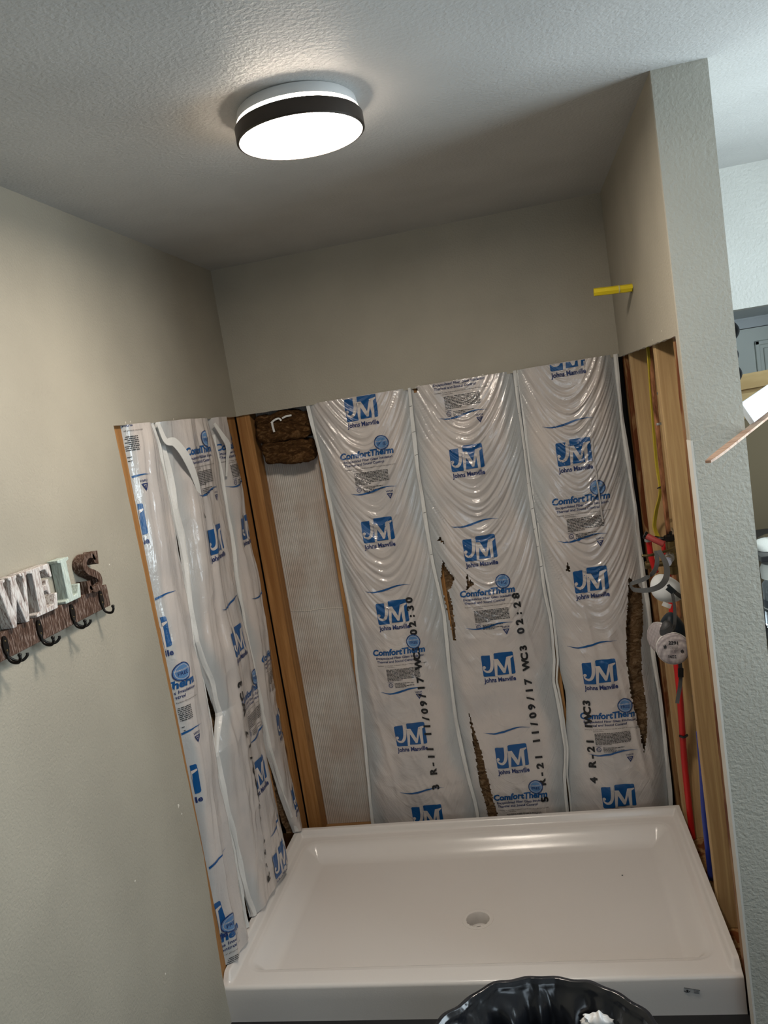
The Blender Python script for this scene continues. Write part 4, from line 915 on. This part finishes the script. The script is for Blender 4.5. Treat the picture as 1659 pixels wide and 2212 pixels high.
lathe('cap', [(0.033, 0.128), (0.040, 0.130), (0.041, 0.155), (0.036, 0.168), (0.0005, 0.170)], (1.702, -0.995, 1.0872), M_WHITEP, bt)
jr = thing('white_jar', 'round white jar on the lower board of the black shelf', 'jar', (1.71, -0.99, 0.831))
lathe('jar_body', [(0.0005, 0.0), (0.042, 0.0), (0.044, 0.02), (0.044, 0.16), (0.035, 0.19)], (1.712, -0.99, 0.8305), M_WHITEP, jr); lathe('jar_lid', [(0.045, 0.185), (0.046, 0.195), (0.046, 0.225), (0.03, 0.235), (0.0005, 0.236)], (1.712, -0.99, 0.8305), M_WHITEP, jr)
# black iron hanger on the far side of the wing wall
hg = thing('iron_wall_hanger', 'black scrolled iron hanger peeking past the right side of the wing wall', 'wall hanger', (1.629, -0.90, 1.70))
XH = WD+TW
box('back_plate', (XH, XH+0.006, -0.915, -0.885, 1.70, 1.90), M_IRON, hg)
for z, r in ((1.845, 0.056), (1.785, 0.048), (1.735, 0.052)):
    tube('scroll', [(XH+0.004, -.90, z+0.035), (XH+r*0.6, -.90, z+0.03), (XH+r, -.90, z+0.002), (XH+r*0.7, -.90, z-0.022), (XH+0.02, -.90, z-0.02)], lambda t_: 0.003+0.006*math.sin(PI*t_), M_IRON, hg)

# ================================================================== TRASH BIN WITH LINER
tb = thing('trash_bin', 'round bin lined with a black garbage bag at the bottom edge of the picture', 'bin', (1.01, -1.83, 0.0))
lathe('bin_body', [(0.0005, 0.004), (0.19, 0.0), (0.195, 0.01), (0.228, 0.57), (0.222, 0.57), (0.188, 0.015), (0.0005, 0.012)], (1.01, -1.83, 0.0), M_BLACK, tb, seg=64)
prof = [(0.247, 0.30), (0.246, 0.40), (0.243, 0.50), (0.2405, 0.57), (0.2395, 0.590), (0.236, 0.5985), (0.229, 0.599), (0.222, 0.590), (0.216, 0.56), (0.205, 0.50), (0.196, 0.40), (0.185, 0.30), (0.17, 0.22), (0.10, 0.17), (0.001, 0.16)]
pr2 = []
for i in range(len(prof)-1):
    for k in range(5): q = k/5; pr2.append((prof[i][0]*(1-q)+prof[i+1][0]*q, prof[i][1]*(1-q)+prof[i+1][1]*q))
pr2.append(prof[-1]); sg = 180; V = []; F = []
for i, (r, h) in enumerate(pr2):
    for k in range(sg):
        th = 2*PI*k/sg; f = i/len(pr2)
        inside = max(0.0, min(1.0, (i-36)/8)); outside = max(0.0, min(1.0, (20-i)/10))
        w = 2.4*abs(float(vn(th*3.2+0.02*i, 0.05*i, 21))-0.5)+0.9*abs(float(vn(th*7+0.06*i, 0.1*i+3, 22))-0.5); w2 = 2*abs(float(vn(th*15+0.1*i, 0.22*i, 23))-0.5)
        rr2 = r-inside*(0.030*w+0.010*w2)+outside*(0.005*w+0.003*w2)+0.0015*math.sin(th*9+2)+0.002*math.sin(th*23)
        hh = h+0.0025*math.sin(th*7+1)+0.0015*math.sin(th*13)
        V.append((1.01+rr2*math.cos(th), -1.83+rr2*math.sin(th), hh))
for i in range(len(pr2)-1):
    for k in range(sg): F.append((i*sg+k, i*sg+(k+1) % sg, (i+1)*sg+(k+1) % sg, (i+1)*sg+k))
mesh('bag_liner', V, F, M_LINER, tb, None, True)
pc = blob('white_lump', (1.113, -1.672, 0.555), (0.030, 0.016, 0.020), M_WHITEP, None, lambda p: (p.x*(1+0.16*math.sin(9*p.z+2)+0.08*math.sin(17*p.y)), p.y, p.z*(1+0.18*math.sin(6*p.x+1)+0.1*math.sin(15*p.x))-0.25*p.x)); tag(pc, 'crumpled white lump inside the black garbage bag', 'litter')  # small white crumpled lump against the liner
